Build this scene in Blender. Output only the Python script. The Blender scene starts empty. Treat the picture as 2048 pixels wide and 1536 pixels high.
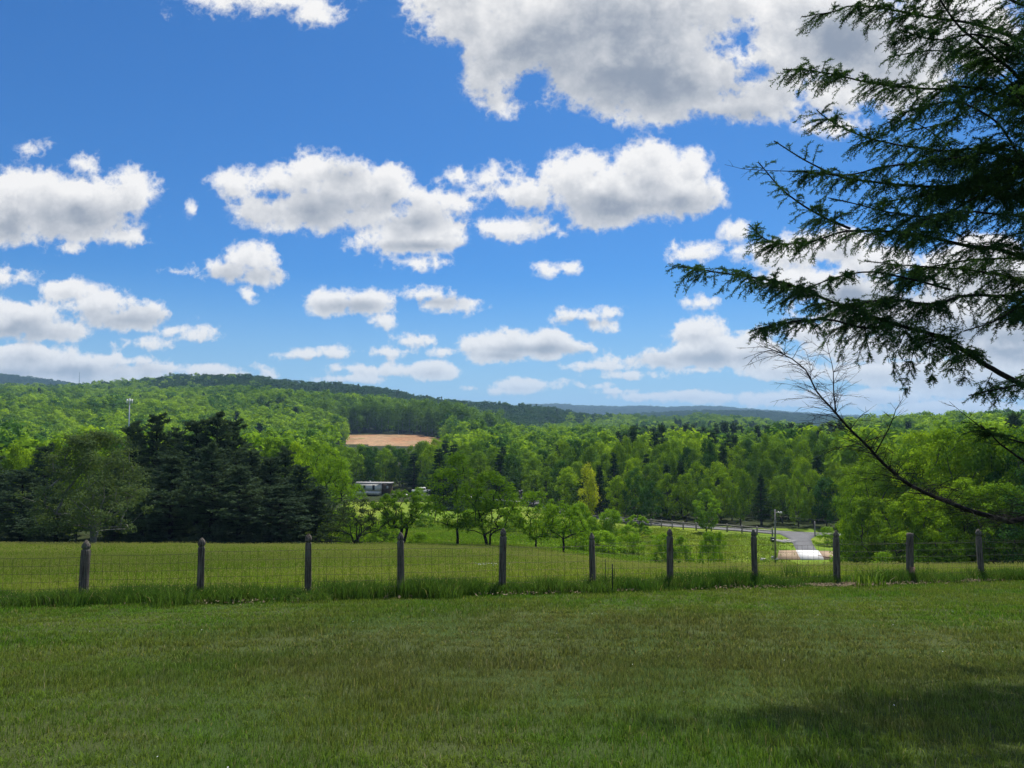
import bpy, math, random
import numpy as np
from mathutils import Vector, Matrix

# ------------------------------------------------------------------ camera
F = 1560.0                      # focal length in pixels of the 2048-wide frame
PITCH = math.radians(3.0)
HORIZON = 850.0
scene = bpy.context.scene
COL = scene.collection
cam_data = bpy.data.cameras.new("camera")
cam_data.sensor_fit = 'HORIZONTAL'
cam_data.sensor_width = 36.0
cam_data.lens = 36.0 * F / 2048.0
cam_data.clip_start = 0.05
cam_data.clip_end = 60000.0
cam = bpy.data.objects.new("camera", cam_data)
COL.objects.link(cam)
cam.location = (0, 0, 0)
cam.rotation_euler = (math.radians(90) + PITCH, 0, 0)
scene.camera = cam

# ------------------------------------------------------------------ render settings
scene.render.engine = 'CYCLES'
cy = scene.cycles
cy.use_denoising = True
cy.max_bounces = 6
cy.diffuse_bounces = 3
cy.glossy_bounces = 2
cy.transmission_bounces = 4
cy.transparent_max_bounces = 8
cy.volume_bounces = 0
cy.use_fast_gi = False
cy.sample_clamp_indirect = 4.0
scene.view_settings.view_transform = 'Standard'
scene.view_settings.look = 'None'
scene.view_settings.gamma = 1.0
scene.view_settings.use_curve_mapping = False
scene.view_settings.exposure = 0.32

# ------------------------------------------------------------------ sun
SUN_EL = math.radians(58.0)
SUN_AZ = math.radians(20.0)     # clockwise from +Y (the view direction) towards +X
SUN_DIR = Vector((math.cos(SUN_EL) * math.sin(SUN_AZ), math.cos(SUN_EL) * math.cos(SUN_AZ), math.sin(SUN_EL)))
sun_data = bpy.data.lights.new("sun", 'SUN')
sun_data.energy = 5.0
sun_data.angle = math.radians(0.55)
sun_data.color = (1.0, 0.955, 0.88)
sun = bpy.data.objects.new("sun", sun_data)
COL.objects.link(sun)
sun.rotation_euler = (-SUN_DIR).to_track_quat('-Z', 'Y').to_euler()
sun.location = SUN_DIR * 500


def pix_dir(px, py):
    """direction through a pixel of the 2048x1536 frame"""
    x = (px - 1024.0) / F
    y = (768.0 - py) / F
    c, s = math.cos(PITCH), math.sin(PITCH)
    return (x, c - y * s, y * c + s)


def at(px, py, Y):
    d = pix_dir(px, py)
    k = Y / d[1]
    return Vector((d[0] * k, Y, d[2] * k))


# ------------------------------------------------------------------ world: sky with cumulus
world = bpy.data.worlds.new("World")
scene.world = world
world.use_nodes = True
W = world.node_tree
W.nodes.clear()


class NT:
    """small helper to write node trees"""
    def __init__(self, tree):
        self.t = tree

    def put(self, sock, v):
        if v is None:
            return
        if isinstance(v, bpy.types.NodeSocket):
            self.t.links.new(v, sock)
        else:
            sock.default_value = v

    def m(self, op, a, b=None, c=None, clamp=False):
        n = self.t.nodes.new('ShaderNodeMath')
        n.operation = op
        n.use_clamp = clamp
        self.put(n.inputs[0], a)
        self.put(n.inputs[1], b)
        self.put(n.inputs[2], c)
        return n.outputs[0]

    def v(self, op, a, b=None, c=None, out=0):
        n = self.t.nodes.new('ShaderNodeVectorMath')
        n.operation = op
        self.put(n.inputs[0], a)
        self.put(n.inputs[1], b)
        self.put(n.inputs[2], c)
        return n.outputs[out]

    def xyz(self, a, b, c):
        n = self.t.nodes.new('ShaderNodeCombineXYZ')
        for i, q in enumerate((a, b, c)):
            self.put(n.inputs[i], q)
        return n.outputs[0]

    def sep(self, a):
        n = self.t.nodes.new('ShaderNodeSeparateXYZ')
        self.put(n.inputs[0], a)
        return n.outputs

    def noise(self, vec, scale, detail=2.0, rough=0.5, lac=2.0, dist=0.0, out='Fac'):
        n = self.t.nodes.new('ShaderNodeTexNoise')
        n.noise_dimensions = '3D'
        self.put(n.inputs['Vector'], vec)
        self.put(n.inputs['Scale'], scale)
        self.put(n.inputs['Detail'], detail)
        self.put(n.inputs['Roughness'], rough)
        self.put(n.inputs['Lacunarity'], lac)
        self.put(n.inputs['Distortion'], dist)
        return n.outputs[out]

    def smooth(self, x, lo, hi, a=0.0, b=1.0):
        n = self.t.nodes.new('ShaderNodeMapRange')
        n.interpolation_type = 'SMOOTHSTEP'
        self.put(n.inputs[0], x)
        self.put(n.inputs[1], lo)
        self.put(n.inputs[2], hi)
        self.put(n.inputs[3], a)
        self.put(n.inputs[4], b)
        return n.outputs[0]

    def lin(self, x, lo, hi, a=0.0, b=1.0):
        n = self.t.nodes.new('ShaderNodeMapRange')
        self.put(n.inputs[0], x)
        self.put(n.inputs[1], lo)
        self.put(n.inputs[2], hi)
        self.put(n.inputs[3], a)
        self.put(n.inputs[4], b)
        return n.outputs[0]

    def mix(self, f, a, b, mode='MIX'):
        n = self.t.nodes.new('ShaderNodeMix')
        n.data_type = 'RGBA'
        n.blend_type = mode
        self.put(n.inputs[0], f)
        self.put(n.inputs[6], a if isinstance(a, bpy.types.NodeSocket) else (*a, 1.0)[:4])
        self.put(n.inputs[7], b if isinstance(b, bpy.types.NodeSocket) else (*b, 1.0)[:4])
        return n.outputs[2]


w = NT(W)
tc = W.nodes.new('ShaderNodeTexCoord')
dvec = tc.outputs['Generated']
dx, dy, dz = w.sep(dvec)
sky = W.nodes.new('ShaderNodeTexSky')
sky.sky_type = 'NISHITA'
sky.sun_disc = False
sky.sun_elevation = SUN_EL
sky.sun_rotation = SUN_AZ
sky.altitude = 300.0
sky.air_density = 1.0
sky.dust_density = 0.6
sky.ozone_density = 3.0
SKY_STRENGTH = 0.071
sky_col = w.mix(1.0, sky.outputs[0], (0.30, 0.74, 1.20), 'MULTIPLY')

# gnomonic coordinates about the view direction of the valley (+Y)
ysafe = w.m('MAXIMUM', dy, 0.05)
gu = w.m('DIVIDE', dx, ysafe)
gv = w.m('DIVIDE', dz, ysafe)
gp = w.xyz(gu, gv, 0.0)

# puffs that make up the cumulus clouds: centre x, centre y, half width, half height (frame pixels)
PUFFS = [
    # the great cloud at the top
    (930, 25, 130, 75), (905, -40, 120, 80), (1010, 120, 90, 85), (1000, 185, 45, 50), (1110, 60, 170, 110), (1230, 110, 190, 120),
    (1340, 165, 190, 85), (1480, 205, 130, 55), (1260, 0, 260, 100), (1445, 50, 60, 22), (1560, 60, 130, 90),
    (1450, 0, 200, 60), (1600, 30, 120, 100), (1340, 60, 90, 90), (1560, 165, 90, 45), (1690, 60, 140, 110), (1690, 185, 80, 50),
    (1790, 120, 120, 110), (1900, 60, 150, 100), (1250, 200, 140, 40),
    # top left wisps
    (540, -6, 130, 34), (630, 18, 46, 30),
    # far left cloud
    (60, 300, 38, 20), (155, 325, 34, 26), (60, 385, 110, 55), (150, 405, 120, 60), (262, 385, 52, 46), (0, 430, 90, 60), (130, 445, 150, 45),
    (235, 470, 50, 20), (130, 490, 40, 14), (30, 410, 100, 60), (0, 470, 60, 22),
    # centre left cloud
    (470, 370, 58, 34), (560, 375, 80, 45), (620, 345, 55, 52), (700, 380, 90, 55), (780, 370, 52, 45), (610, 415, 140, 48), (520, 420, 60, 34),
    (720, 430, 90, 32), (860, 410, 50, 48), (900, 430, 50, 48), (830, 470, 115, 42), (790, 485, 85, 26), (835, 525, 64, 17), (905, 480, 40, 22),
    (386, 415, 10, 14),
    # centre right clouds
    (920, 350, 24, 24), (985, 355, 50, 26), (1015, 380, 70, 28), (1060, 395, 55, 34), (975, 445, 50, 26), (1040, 455, 90, 28), (1100, 460, 35, 18),
    (1150, 350, 70, 58), (1200, 390, 110, 66), (1310, 345, 80, 60), (1310, 310, 36, 34), (1385, 335, 46, 46), (1370, 385, 85, 58),
    (1240, 400, 130, 50), (1430, 370, 28, 36), (1185, 435, 60, 26),
    # small one
    (1100, 541, 26, 17), (1138, 534, 24, 15),
    # left small one
    (490, 515, 52, 30), (450, 540, 62, 24), (370, 545, 45, 10), (520, 552, 48, 18), (492, 588, 16, 18),
    # left lower
    (20, 553, 48, 15), (140, 582, 55, 22), (200, 605, 85, 27), (280, 630, 75, 24), (240, 640, 90, 22), (50, 632, 90, 32), (110, 662, 85, 24),
    (10, 650, 60, 36), (385, 671, 46, 13), (350, 660, 26, 14), (300, 686, 44, 10), (60, 712, 110, 28), (140, 735, 110, 26), (20, 745, 120, 26), (250, 745, 90, 16),
    (400, 740, 110, 12), (480, 748, 60, 9), (330, 735, 60, 9), (230, 722, 70, 8), (200, 756, 120, 18),
    # centre lower
    (655, 608, 50, 27), (740, 605, 58, 26), (762, 640, 24, 14), (850, 590, 60, 20), (880, 605, 58, 22), (935, 607, 34, 16), (610, 708, 56, 13), (665, 705, 42, 14),
    (832, 681, 38, 15), (775, 705, 46, 11), (700, 735, 50, 9), (800, 742, 90, 13), (860, 740, 60, 18), (720, 758, 60, 7),
    (1010, 690, 68, 34), (1090, 690, 72, 30), (1150, 695, 44, 15), (990, 714, 62, 16), (950, 690, 40, 16), (885, 703, 28, 9),
    (1170, 632, 58, 19), (1195, 648, 38, 16), (1210, 625, 34, 9), (1400, 608, 26, 11), (1050, 770, 76, 16), (1010, 782, 46, 9), (1195, 772, 26, 7), (945, 776, 16, 5),
    (1390, 505, 44, 22), (1352, 495, 14, 10), (1475, 460, 34, 24), (1240, 782, 46, 6),
    # right, partly behind the fir
    (1400, 665, 70, 34), (1420, 700, 90, 40), (1330, 720, 120, 18), (1200, 732, 70, 10), (1260, 750, 60, 9), (1500, 705, 90, 34), (1400, 740, 60, 9), (1560, 735, 90, 22),
    (1380, 790, 60, 12), (1430, 795, 100, 12), (1290, 793, 60, 9), (1600, 800, 160, 16), (1620, 560, 130, 26), (1700, 600, 120, 50), (1570, 505, 110, 32),
    (1680, 490, 90, 40), (1660, 250, 60, 18), (1750, 520, 90, 40), (1640, 665, 100, 22), (1720, 700, 140, 30), (1880, 650, 160, 60), (1800, 745, 160, 26), (1950, 760, 150, 40), (1960, 540, 120, 70),
    (1760, 795, 120, 16), (1900, 815, 160, 16), (2020, 690, 120, 50),
]
# small holes and ragged bits bitten out of the clouds
HOLES = [(1480, 78, 46, 24), (1512, 140, 14, 9), (1065, 190, 36, 34), (545, 392, 14, 6), (1000, 425, 60, 11), (850, 350, 30, 30), (1650, 385, 140, 50), (1600, 620, 40, 12)]


# thick bodies, where the cloud stops the most light
BODIES = [(1110, 110, 190, 110), (1300, 170, 270, 80), (1480, 225, 130, 26), (1240, 60, 220, 60), (1700, 90, 140, 70), (640, 420, 150, 34), (690, 350, 46, 30),
          (1190, 420, 130, 34), (1330, 410, 110, 26), (150, 440, 150, 34), (20, 460, 60, 30), (820, 445, 90, 20), (500, 552, 56, 16),
          (250, 640, 100, 18), (30, 660, 90, 18), (120, 745, 160, 14), (850, 492, 80, 9), (700, 612, 70, 12), (870, 604, 60, 10),
          (1080, 700, 90, 10), (1420, 718, 120, 12), (1000, 712, 50, 8), (1900, 660, 160, 30), (1750, 590, 120, 24), (1175, 645, 46, 8), (620, 722, 50, 5)]


def blob(px, py, rx, ry):
    d = pix_dir(px, py)
    return (d[0] / d[1], d[2] / d[1], rx / F * 1.03, ry / F * 1.03)


PB = [blob(*p) for p in PUFFS]
HB = [blob(*p) for p in HOLES]
BB = [blob(*p) for p in BODIES]
NOISE_AMP_A, NOISE_AMP_B = 0.0058, 0.074


def cell_rect(b, k=1.0):
    # reach of a puff: its ellipse plus what the noise can add
    amp = (NOISE_AMP_A + NOISE_AMP_B * max(b[1], 0.02)) * 0.75
    gr = amp / b[3]
    return b[0] - b[2] * (1 + gr), b[0] + b[2] * (1 + gr), b[1] - b[3] * (1 + gr), b[1] + b[3] * (1 + gr)


def field(w, p, puffs, holes):
    """height above the outline of the puffs (positive inside)"""
    acc = None
    for (cu, cv, a, b) in puffs:
        q = w.v('MULTIPLY_ADD', p, (1 / a, 1 / b, 0), (-cu / a, -cv / b, 0))
        ln = w.v('LENGTH', q, out=1)
        e = w.m('MULTIPLY_ADD', ln, -b, b)
        acc = e if acc is None else w.m('SMOOTH_MAX', acc, e, min(b, 0.03) * 0.4)
    for (cu, cv, a, b) in holes:
        q = w.v('MULTIPLY_ADD', p, (1 / a, 1 / b, 0), (-cu / a, -cv / b, 0))
        ln = w.v('LENGTH', q, out=1)
        acc = w.m('MINIMUM', acc, w.m('MULTIPLY_ADD', ln, b, -b))
    return acc


def ragged(w, p, amp, vv):
    """cauliflower noise: billows of several sizes, smaller towards the horizon"""
    big = w.noise(p, 9.0, 5.0, 0.52, 2.1)
    mid = w.noise(p, 27.0, 6.0, 0.56, 2.0)
    n1 = w.m('ADD', w.m('MULTIPLY', mid, w.smooth(vv, 0.05, 0.33, 0.85, 0.45)), w.m('MULTIPLY', big, w.smooth(vv, 0.05, 0.33, 0.15, 0.55)))
    n2 = w.noise(p, 50.0, 6.0, 0.58, 2.0)
    b = w.m('ABSOLUTE', w.m('MULTIPLY_ADD', n2, 2.0, -1.0))
    s = w.m('MULTIPLY_ADD', n1, 3.0, -1.5)
    s = w.m('MULTIPLY_ADD', b, -0.80, s)
    return w.m('MULTIPLY', w.m('ADD', s, 0.16), amp)


def background(color, strength=1.0, w=w):
    n = w.t.nodes.new('ShaderNodeBackground')
    w.put(n.inputs[0], color)
    w.put(n.inputs[1], strength)
    return n.outputs[0]


def mix_shader(f, a, b):
    n = W.nodes.new('ShaderNodeMixShader')
    w.put(n.inputs[0], f)
    w.put(n.inputs[1], a)
    w.put(n.inputs[2], b)
    return n.outputs[0]


LIT = (0.78, 0.77, 0.755)
GREY = (0.155, 0.20, 0.27)
# thin summer haze whitens the lowest degrees of the sky
sky_col = w.mix(w.smooth(dz, 0.0, 0.20, 0.75, 0.0), sky_col, (4.6, 7.2, 9.6))
sky_scaled = w.v('SCALE', sky_col, None)
sky_scaled.node.inputs['Scale'].default_value = SKY_STRENGTH


def cloud_group(puffs, holes, bodies):
    """one patch of sky as a node group of its own: direction and sky colour in, background out"""
    g = bpy.data.node_groups.new("cloud_patch", 'ShaderNodeTree')
    g.interface.new_socket("direction", in_out='INPUT', socket_type='NodeSocketVector')
    g.interface.new_socket("sky", in_out='INPUT', socket_type='NodeSocketColor')
    g.interface.new_socket("background", in_out='OUTPUT', socket_type='NodeSocketShader')
    c = NT(g)
    gi = g.nodes.new('NodeGroupInput')
    go = g.nodes.new('NodeGroupOutput')
    p, sk = gi.outputs[0], gi.outputs[1]
    if not puffs:
        g.links.new(background(sk, 1.0, c), go.inputs[0])
        return g
    vv = c.sep(p)[1]
    amp = c.m('MULTIPLY_ADD', c.m('MAXIMUM', vv, 0.0), NOISE_AMP_B, NOISE_AMP_A)
    f0 = field(c, p, puffs, holes)
    d0 = c.m('ADD', f0, ragged(c, p, amp, vv))
    off = c.m('MULTIPLY', amp, 0.50)
    p1 = c.v('ADD', p, c.xyz(c.m('MULTIPLY', off, 0.25), off, 0.0))
    d1 = c.m('ADD', field(c, p1, puffs, holes), ragged(c, p1, amp, vv))
    alpha = c.smooth(c.m('DIVIDE', d0, amp), -0.12, 0.46)
    slope = c.m('DIVIDE', c.m('SUBTRACT', d0, d1), off)
    slope = c.m('MULTIPLY', c.m('TANH', c.m('MULTIPLY', slope, 0.55)), 1.0)
    depth = c.smooth(c.m('DIVIDE', d0, amp), 0.25, 1.9)
    soft = c.smooth(c.noise(p, 8.0, 3.0, 0.5), 0.36, 0.60)
    thick = None
    for (cu, cv, a, b) in bodies:
        q = c.v('MULTIPLY_ADD', p, (1 / a, 1 / b, 0), (-cu / a, -cv / b, 0))
        e = c.m('SUBTRACT', 1.25, c.v('LENGTH', q, out=1))
        thick = e if thick is None else c.m('SMOOTH_MAX', thick, e, 0.25)
    lit = c.m('MULTIPLY_ADD', slope, 0.42, 0.92)
    if thick is not None:
        wob = c.m('MULTIPLY_ADD', c.noise(p, 22.0, 4.0, 0.55), 2.4, -1.2)
        sh = c.smooth(c.m('ADD', thick, wob), -0.7, 1.6, 1.0, 0.40)
        lit = c.m('MULTIPLY', lit, sh)
    lit = c.m('SUBTRACT', lit, c.m('MULTIPLY', depth, c.m('MULTIPLY_ADD', soft, 0.34, 0.20)))
    lit = c.m('MINIMUM', c.m('SMOOTH_MAX', lit, 0.12, 0.25), 1.0)
    col = c.mix(lit, GREY, LIT)
    air = c.smooth(vv, 0.0, 0.22, 0.40, 0.0)
    col = c.mix(air, col, (0.48, 0.55, 0.62))
    a2 = c.m('MULTIPLY', alpha, c.smooth(vv, -0.005, 0.10, 0.62, 0.97))
    g.links.new(background(c.mix(a2, sk, col), 1.0, c), go.inputs[0])
    return g


US = [-0.72, -0.48, -0.26, -0.08, 0.10, 0.28, 0.46, 0.80]
VS = [-0.01, 0.075, 0.14, 0.24, 0.36, 0.62]


def overlapping(bs, u0, u1, v0, v1):
    out = []
    for b in bs:
        r = cell_rect(b)
        if r[0] < u1 and r[1] > u0 and r[2] < v1 and r[3] > v0:
            out.append(b)
    return out


GROUPS = {}
for i in range(len(US) - 1):
    for j in range(len(VS) - 1):
        box = (US[i] - 0.02, US[i + 1] + 0.02, VS[j] - 0.02, VS[j + 1] + 0.02)
        GROUPS[i, j] = cloud_group(overlapping(PB, *box), overlapping(HB, *box), overlapping(BB, *box))


def build(i0, i1, j0, j1):
    if i1 - i0 == 1 and j1 - j0 == 1:
        n = W.nodes.new('ShaderNodeGroup')
        n.node_tree = GROUPS[i0, j0]
        w.put(n.inputs[0], gp)
        w.put(n.inputs[1], sky_scaled)
        return n.outputs[0]
    if i1 - i0 >= j1 - j0:
        k = (i0 + i1) // 2
        return mix_shader(w.m('GREATER_THAN', gu, US[k]), build(i0, k, j0, j1), build(k, i1, j0, j1))
    k = (j0 + j1) // 2
    return mix_shader(w.m('GREATER_THAN', gv, VS[k]), build(i0, i1, j0, k), build(i0, i1, k, j1))


front = build(0, len(US) - 1, 0, len(VS) - 1)

# everywhere else the same fair-weather sky goes on: clouds on a layer overhead
zs = w.m('ADD', w.m('MAXIMUM', dz, 0.0), 0.16)
cp = w.xyz(w.m('DIVIDE', dx, zs), w.m('DIVIDE', dy, zs), 0.0)
g0 = w.noise(cp, 1.5, 5.0, 0.55)
g1 = w.noise(w.v('ADD', cp, (0.05, 0.05, 0.0)), 1.5, 5.0, 0.55)
ga = w.smooth(g0, 0.51, 0.57)
gl = w.m('MULTIPLY_ADD', w.m('SUBTRACT', g0, g1), 6.0, 0.72)
gl = w.m('SUBTRACT', gl, w.smooth(g0, 0.54, 0.74, 0.0, 0.6))
gcol = w.mix(w.m('MINIMUM', w.m('MAXIMUM', gl, 0.0), 1.0), GREY, LIT)
ga = w.m('MULTIPLY', ga, w.smooth(dz, 0.0, 0.15))
# below the horizon: the distant land
low = w.smooth(dz, -0.03, -0.002)
gen = w.mix(low, (0.04, 0.06, 0.04), w.mix(ga, sky_scaled, gcol))
general = background(gen)

inside = w.m('MULTIPLY', w.m('GREATER_THAN', gv, VS[0]), w.m('LESS_THAN', gv, VS[-1]))
inside = w.m('MULTIPLY', inside, w.m('MULTIPLY', w.m('GREATER_THAN', gu, US[0]), w.m('LESS_THAN', gu, US[-1])))
inside = w.m('MULTIPLY', inside, w.m('GREATER_THAN', dy, 0.06))
final = mix_shader(inside, general, front)
wout = W.nodes.new('ShaderNodeOutputWorld')
W.links.new(final, wout.inputs[0])
world.cycles.sampling_method = 'MANUAL'
world.cycles.sample_map_resolution = 512

# ================================================================== helpers
RNG = np.random.default_rng(7)


def tag(o, label=None, cat=None, group=None, kind=None):
    if label:
        o['label'] = label
    if cat:
        o['category'] = cat
    if group:
        o['group'] = group
    if kind:
        o['kind'] = kind
    return o


def link(o, parent=None, loc=None):
    COL.objects.link(o)
    if parent is not None:
        o.parent = parent
    if loc is not None:
        o.location = loc
    return o


def empty(name, loc=(0, 0, 0), rz=0.0):
    o = bpy.data.objects.new(name, None)
    o.empty_display_size = 0.3
    link(o, None, loc)
    o.rotation_euler = (0, 0, rz)
    return o


def mesh_np(name, verts, faces, mats, attr=None, smooth=False, midx=None):
    """fast mesh from arrays; faces is an (n,k) array or a list of such arrays"""
    if not isinstance(faces, (list, tuple)):
        faces = [faces]
    faces = [np.asarray(f, dtype=np.int32) for f in faces if len(f)]
    verts = np.asarray(verts, dtype=np.float32).reshape(-1, 3)
    me = bpy.data.meshes.new(name)
    me.vertices.add(len(verts))
    me.vertices.foreach_set('co', verts.ravel())
    loops = np.concatenate([f.ravel() for f in faces])
    counts = np.concatenate([np.full(len(f), f.shape[1], dtype=np.int32) for f in faces])
    me.loops.add(len(loops))
    me.loops.foreach_set('vertex_index', loops)
    me.polygons.add(len(counts))
    starts = np.zeros(len(counts), dtype=np.int32)
    starts[1:] = np.cumsum(counts)[:-1]
    me.polygons.foreach_set('loop_start', starts)
    if smooth:
        me.polygons.foreach_set('use_smooth', np.ones(len(counts), dtype=bool))
    if midx is not None:
        me.polygons.foreach_set('material_index', np.asarray(midx, dtype=np.int32))
    for m in (mats if isinstance(mats, (list, tuple)) else [mats]):
        me.materials.append(m)
    for k, vals in (attr or {}).items():
        a = me.attributes.new(k, 'FLOAT', 'POINT')
        a.data.foreach_set('value', np.asarray(vals, dtype=np.float32))
    me.update(calc_edges=True)
    return me


def obj_np(name, verts, faces, mats, parent=None, loc=None, **kw):
    return link(bpy.data.objects.new(name, mesh_np(name, verts, faces, mats, **kw)), parent, loc)


class MB:
    """collects boxes, tubes and sheets into one mesh"""
    def __init__(self):
        self.v, self.q, self.t, self.n = [], [], [], 0

    def add(self, v, q=None, t=None):
        v = np.asarray(v, dtype=float).reshape(-1, 3)
        if q is not None and len(q):
            self.q.append(np.asarray(q, dtype=int) + self.n)
        if t is not None and len(t):
            self.t.append(np.asarray(t, dtype=int) + self.n)
        self.v.append(v)
        self.n += len(v)

    def box(self, lo, hi, bevel=0.0, M=None):
        x0, y0, z0 = lo
        x1, y1, z1 = hi
        v = np.array([(x0, y0, z0), (x1, y0, z0), (x1, y1, z0), (x0, y1, z0), (x0, y0, z1), (x1, y0, z1), (x1, y1, z1), (x0, y1, z1)], dtype=float)
        if M is not None:
            v = np.array([M @ Vector(p) for p in v])
        self.add(v, [(0, 3, 2, 1), (4, 5, 6, 7), (0, 1, 5, 4), (1, 2, 6, 5), (2, 3, 7, 6), (3, 0, 4, 7)])

    def tube(self, pts, radii, k=6, cap=True):
        pts = np.asarray(pts, dtype=float)
        n = len(pts)
        radii = np.broadcast_to(np.asarray(radii, dtype=float), (n,))
        t = np.gradient(pts, axis=0)
        t /= np.linalg.norm(t, axis=1, keepdims=True) + 1e-12
        up = np.array([0, 0, 1.0]) if abs(t[0][2]) < 0.9 else np.array([1.0, 0, 0])
        rings = []
        a = np.cross(t[0], up)
        a /= np.linalg.norm(a)
        ang = np.linspace(0, 2 * np.pi, k, endpoint=False)
        for i in range(n):
            a = a - t[i] * np.dot(a, t[i])
            a /= np.linalg.norm(a) + 1e-12
            b = np.cross(t[i], a)
            rings.append(pts[i] + radii[i] * (np.cos(ang)[:, None] * a + np.sin(ang)[:, None] * b))
        v = np.concatenate(rings)
        q = []
        for i in range(n - 1):
            for j in range(k):
                j2 = (j + 1) % k
                q.append((i * k + j, i * k + j2, (i + 1) * k + j2, (i + 1) * k + j))
        tr = []
        if cap:
            for base, idx, flip in ((0, 0, True), ((n - 1) * k, n - 1, False)):
                for j in range(1, k - 1):
                    f = (base, base + j, base + j + 1)
                    tr.append(f[::-1] if flip else f)
        self.add(v, q, tr)

    def build(self, name, mat, parent=None, loc=None, smooth=False, attr=None):
        f = []
        if self.q:
            f.append(np.concatenate(self.q))
        if self.t:
            f.append(np.concatenate(self.t))
        return obj_np(name, np.concatenate(self.v), f, mat, parent, loc, smooth=smooth, attr=attr)


# smooth value noise for shapes
_G = np.random.default_rng(3).random((256, 256))


def vnoise(x, y, s):
    x = np.asarray(x, dtype=float) / s
    y = np.asarray(y, dtype=float) / s
    xi, yi = np.floor(x).astype(int), np.floor(y).astype(int)
    fx, fy = x - xi, y - yi
    fx, fy = fx * fx * (3 - 2 * fx), fy * fy * (3 - 2 * fy)
    g = lambda a, b: _G[a & 255, b & 255]
    return ((g(xi, yi) * (1 - fx) + g(xi + 1, yi) * fx) * (1 - fy) + (g(xi, yi + 1) * (1 - fx) + g(xi + 1, yi + 1) * fx) * fy) * 2 - 1


def fbm(x, y, s, o=4):
    r, a = 0.0, 1.0
    for i in range(o):
        r = r + a * vnoise(np.asarray(x) + 37.1 * i, np.asarray(y) + 11.7 * i, s)
        s, a = s * 0.5, a * 0.5
    return r * 0.55


# ================================================================== the lie of the land
# ground height is tabled by bearing (as a column of the 2048-wide view) and forward distance
GPX = np.array([-900, -600, 0, 200, 300, 400, 480, 620, 760, 850, 960, 1060, 1200, 1300, 1400, 1500, 1600, 1700, 1900, 2100, 2700.])


def rows_to_z(Y, rows, off=0.0):
    return [(HORIZON - r) / F * Y + off for r in rows]


def lv(Y, pxs, zs):
    return (Y, np.interp(GPX, pxs, zs))


_crest = [768, 768, 775, 772, 763, 757, 752, 763, 780, 795, 807, 818, 832, 838, 838, 842, 858, 880, 900, 900, 900]
_far = [752, 752, 752, 776, 785, 795, 800, 815, 825, 828, 832, 835, 834, 830, 826, 825, 831, 838, 852, 858, 858]
_blue = [838, 838, 838, 838, 838, 838, 838, 838, 830, 826, 820, 812, 816, 818, 819, 826, 832, 838, 845, 850, 850]
LEVELS = [
    lv(0, [0], [-1.60]), lv(2, [0], [-1.84]), lv(5, [0], [-2.2]), lv(10, [0], [-2.84]), lv(16, [0], [-3.6]), lv(22, [0, 2000], [-4.35, -4.25]),
    lv(28, [0, 1000, 1300], [-5.12, -5.12, -5.3]), lv(35, [0, 1000, 1300], [-6.03, -6.08, -6.5]), lv(42, [0, 1000, 1300], [-6.92, -7.05, -7.75]), lv(50, [0, 900, 1150, 1300, 1500], [-7.97, -8.1, -8.5, -9.2, -9.3]),
    lv(62, [0, 900, 1150, 1300, 1500, 2000], [-9.6, -9.9, -10.5, -11.7, -12.3, -11.8]),
    lv(75, [0, 800, 1100, 1300, 1450, 1700, 2050], [-11.5, -11.6, -12.0, -13.4, -14.8, -15.0, -14.2]),
    lv(88, [0, 600, 800, 950, 1100, 1300, 1450, 1700, 2050], [-13.9, -13.9, -13.4, -13.3, -13.9, -15.6, -17.2, -17.4, -16.0]),
    lv(100, [0, 600, 800, 950, 1100, 1300, 1450, 1700, 2050], [-16, -16, -15, -14.9, -15.4, -17.0, -18.4, -18.6, -17]),
    lv(110, [0, 600, 800, 950, 1100, 1300, 1450, 1600, 1700, 2050], [-17.5, -17.5, -16.2, -15.8, -16.1, -17.4, -19.2, -19.5, -19.5, -18]),
    lv(125, [0, 600, 800, 950, 1100, 1300, 1450], [-18.8, -18.8, -17.6, -17.2, -17.5, -18.6, -19.6]),
    lv(150, [0, 800, 950, 1100, 1300], [-20, -19.4, -19.2, -19.5, -19.8]),
    lv(180, [0], [-20.6]), lv(240, [0], [-21.0]), lv(300, [0, 1800, 2100], [-21.5, -21, -16]), lv(400, [0, 1600, 2100], [-19, -21.5, -12]),
    lv(500, [-600, 0, 200, 300, 400, 480, 620, 760, 850, 960, 1060, 1600, 1700, 1900], [-5, -5, -6, -8, -10, -11, -13, -12.8, -13, -17, -21, -21, -16, -10]),
    lv(580, [-600, 0, 300, 480, 620, 760, 900, 960, 1060, 1200, 1600, 1700, 1900], [4, 3, 0, -3, -6.7, -6.7, -7.5, -12, -18, -21, -20, -14, -8]),
    (700, np.array(rows_to_z(700, [798, 798, 800, 800, 797, 793, 790, 790, 801, 818, 848, 872, 868, 866, 864, 862, 866, 870, 880, 880, 880], -14))),
    (900, np.array(rows_to_z(900, [782, 782, 785, 786, 783, 779, 778, 795, 807, 822, 845, 858, 852, 852, 850, 852, 862, 872, 885, 885, 885], -14))),
    (1200, np.array(rows_to_z(1200, _crest, -13))),
    (1500, np.array(rows_to_z(1200, _crest, -40))),
    lv(2000, [0, 1060, 1300, 2100], [30, 0, -20, -25]),
    (2500, np.array(rows_to_z(2500, _far, -12))),
    lv(3300, [0], [20]), (5000, np.array(rows_to_z(5000, _blue, -6))), lv(7000, [0], [10]), lv(12000, [0], [0]), lv(30000, [0], [0]),
]
LY = np.array([l[0] for l in LEVELS], dtype=float)
LZ = np.array([l[1] for l in LEVELS])


def polar(X, Y):
    az = np.arctan2(X, Y)
    r = np.hypot(X, Y)
    azc = np.clip(az, -math.radians(48), math.radians(48))
    return 1024 + F * np.tan(azc), r * np.cos(azc)


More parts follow.
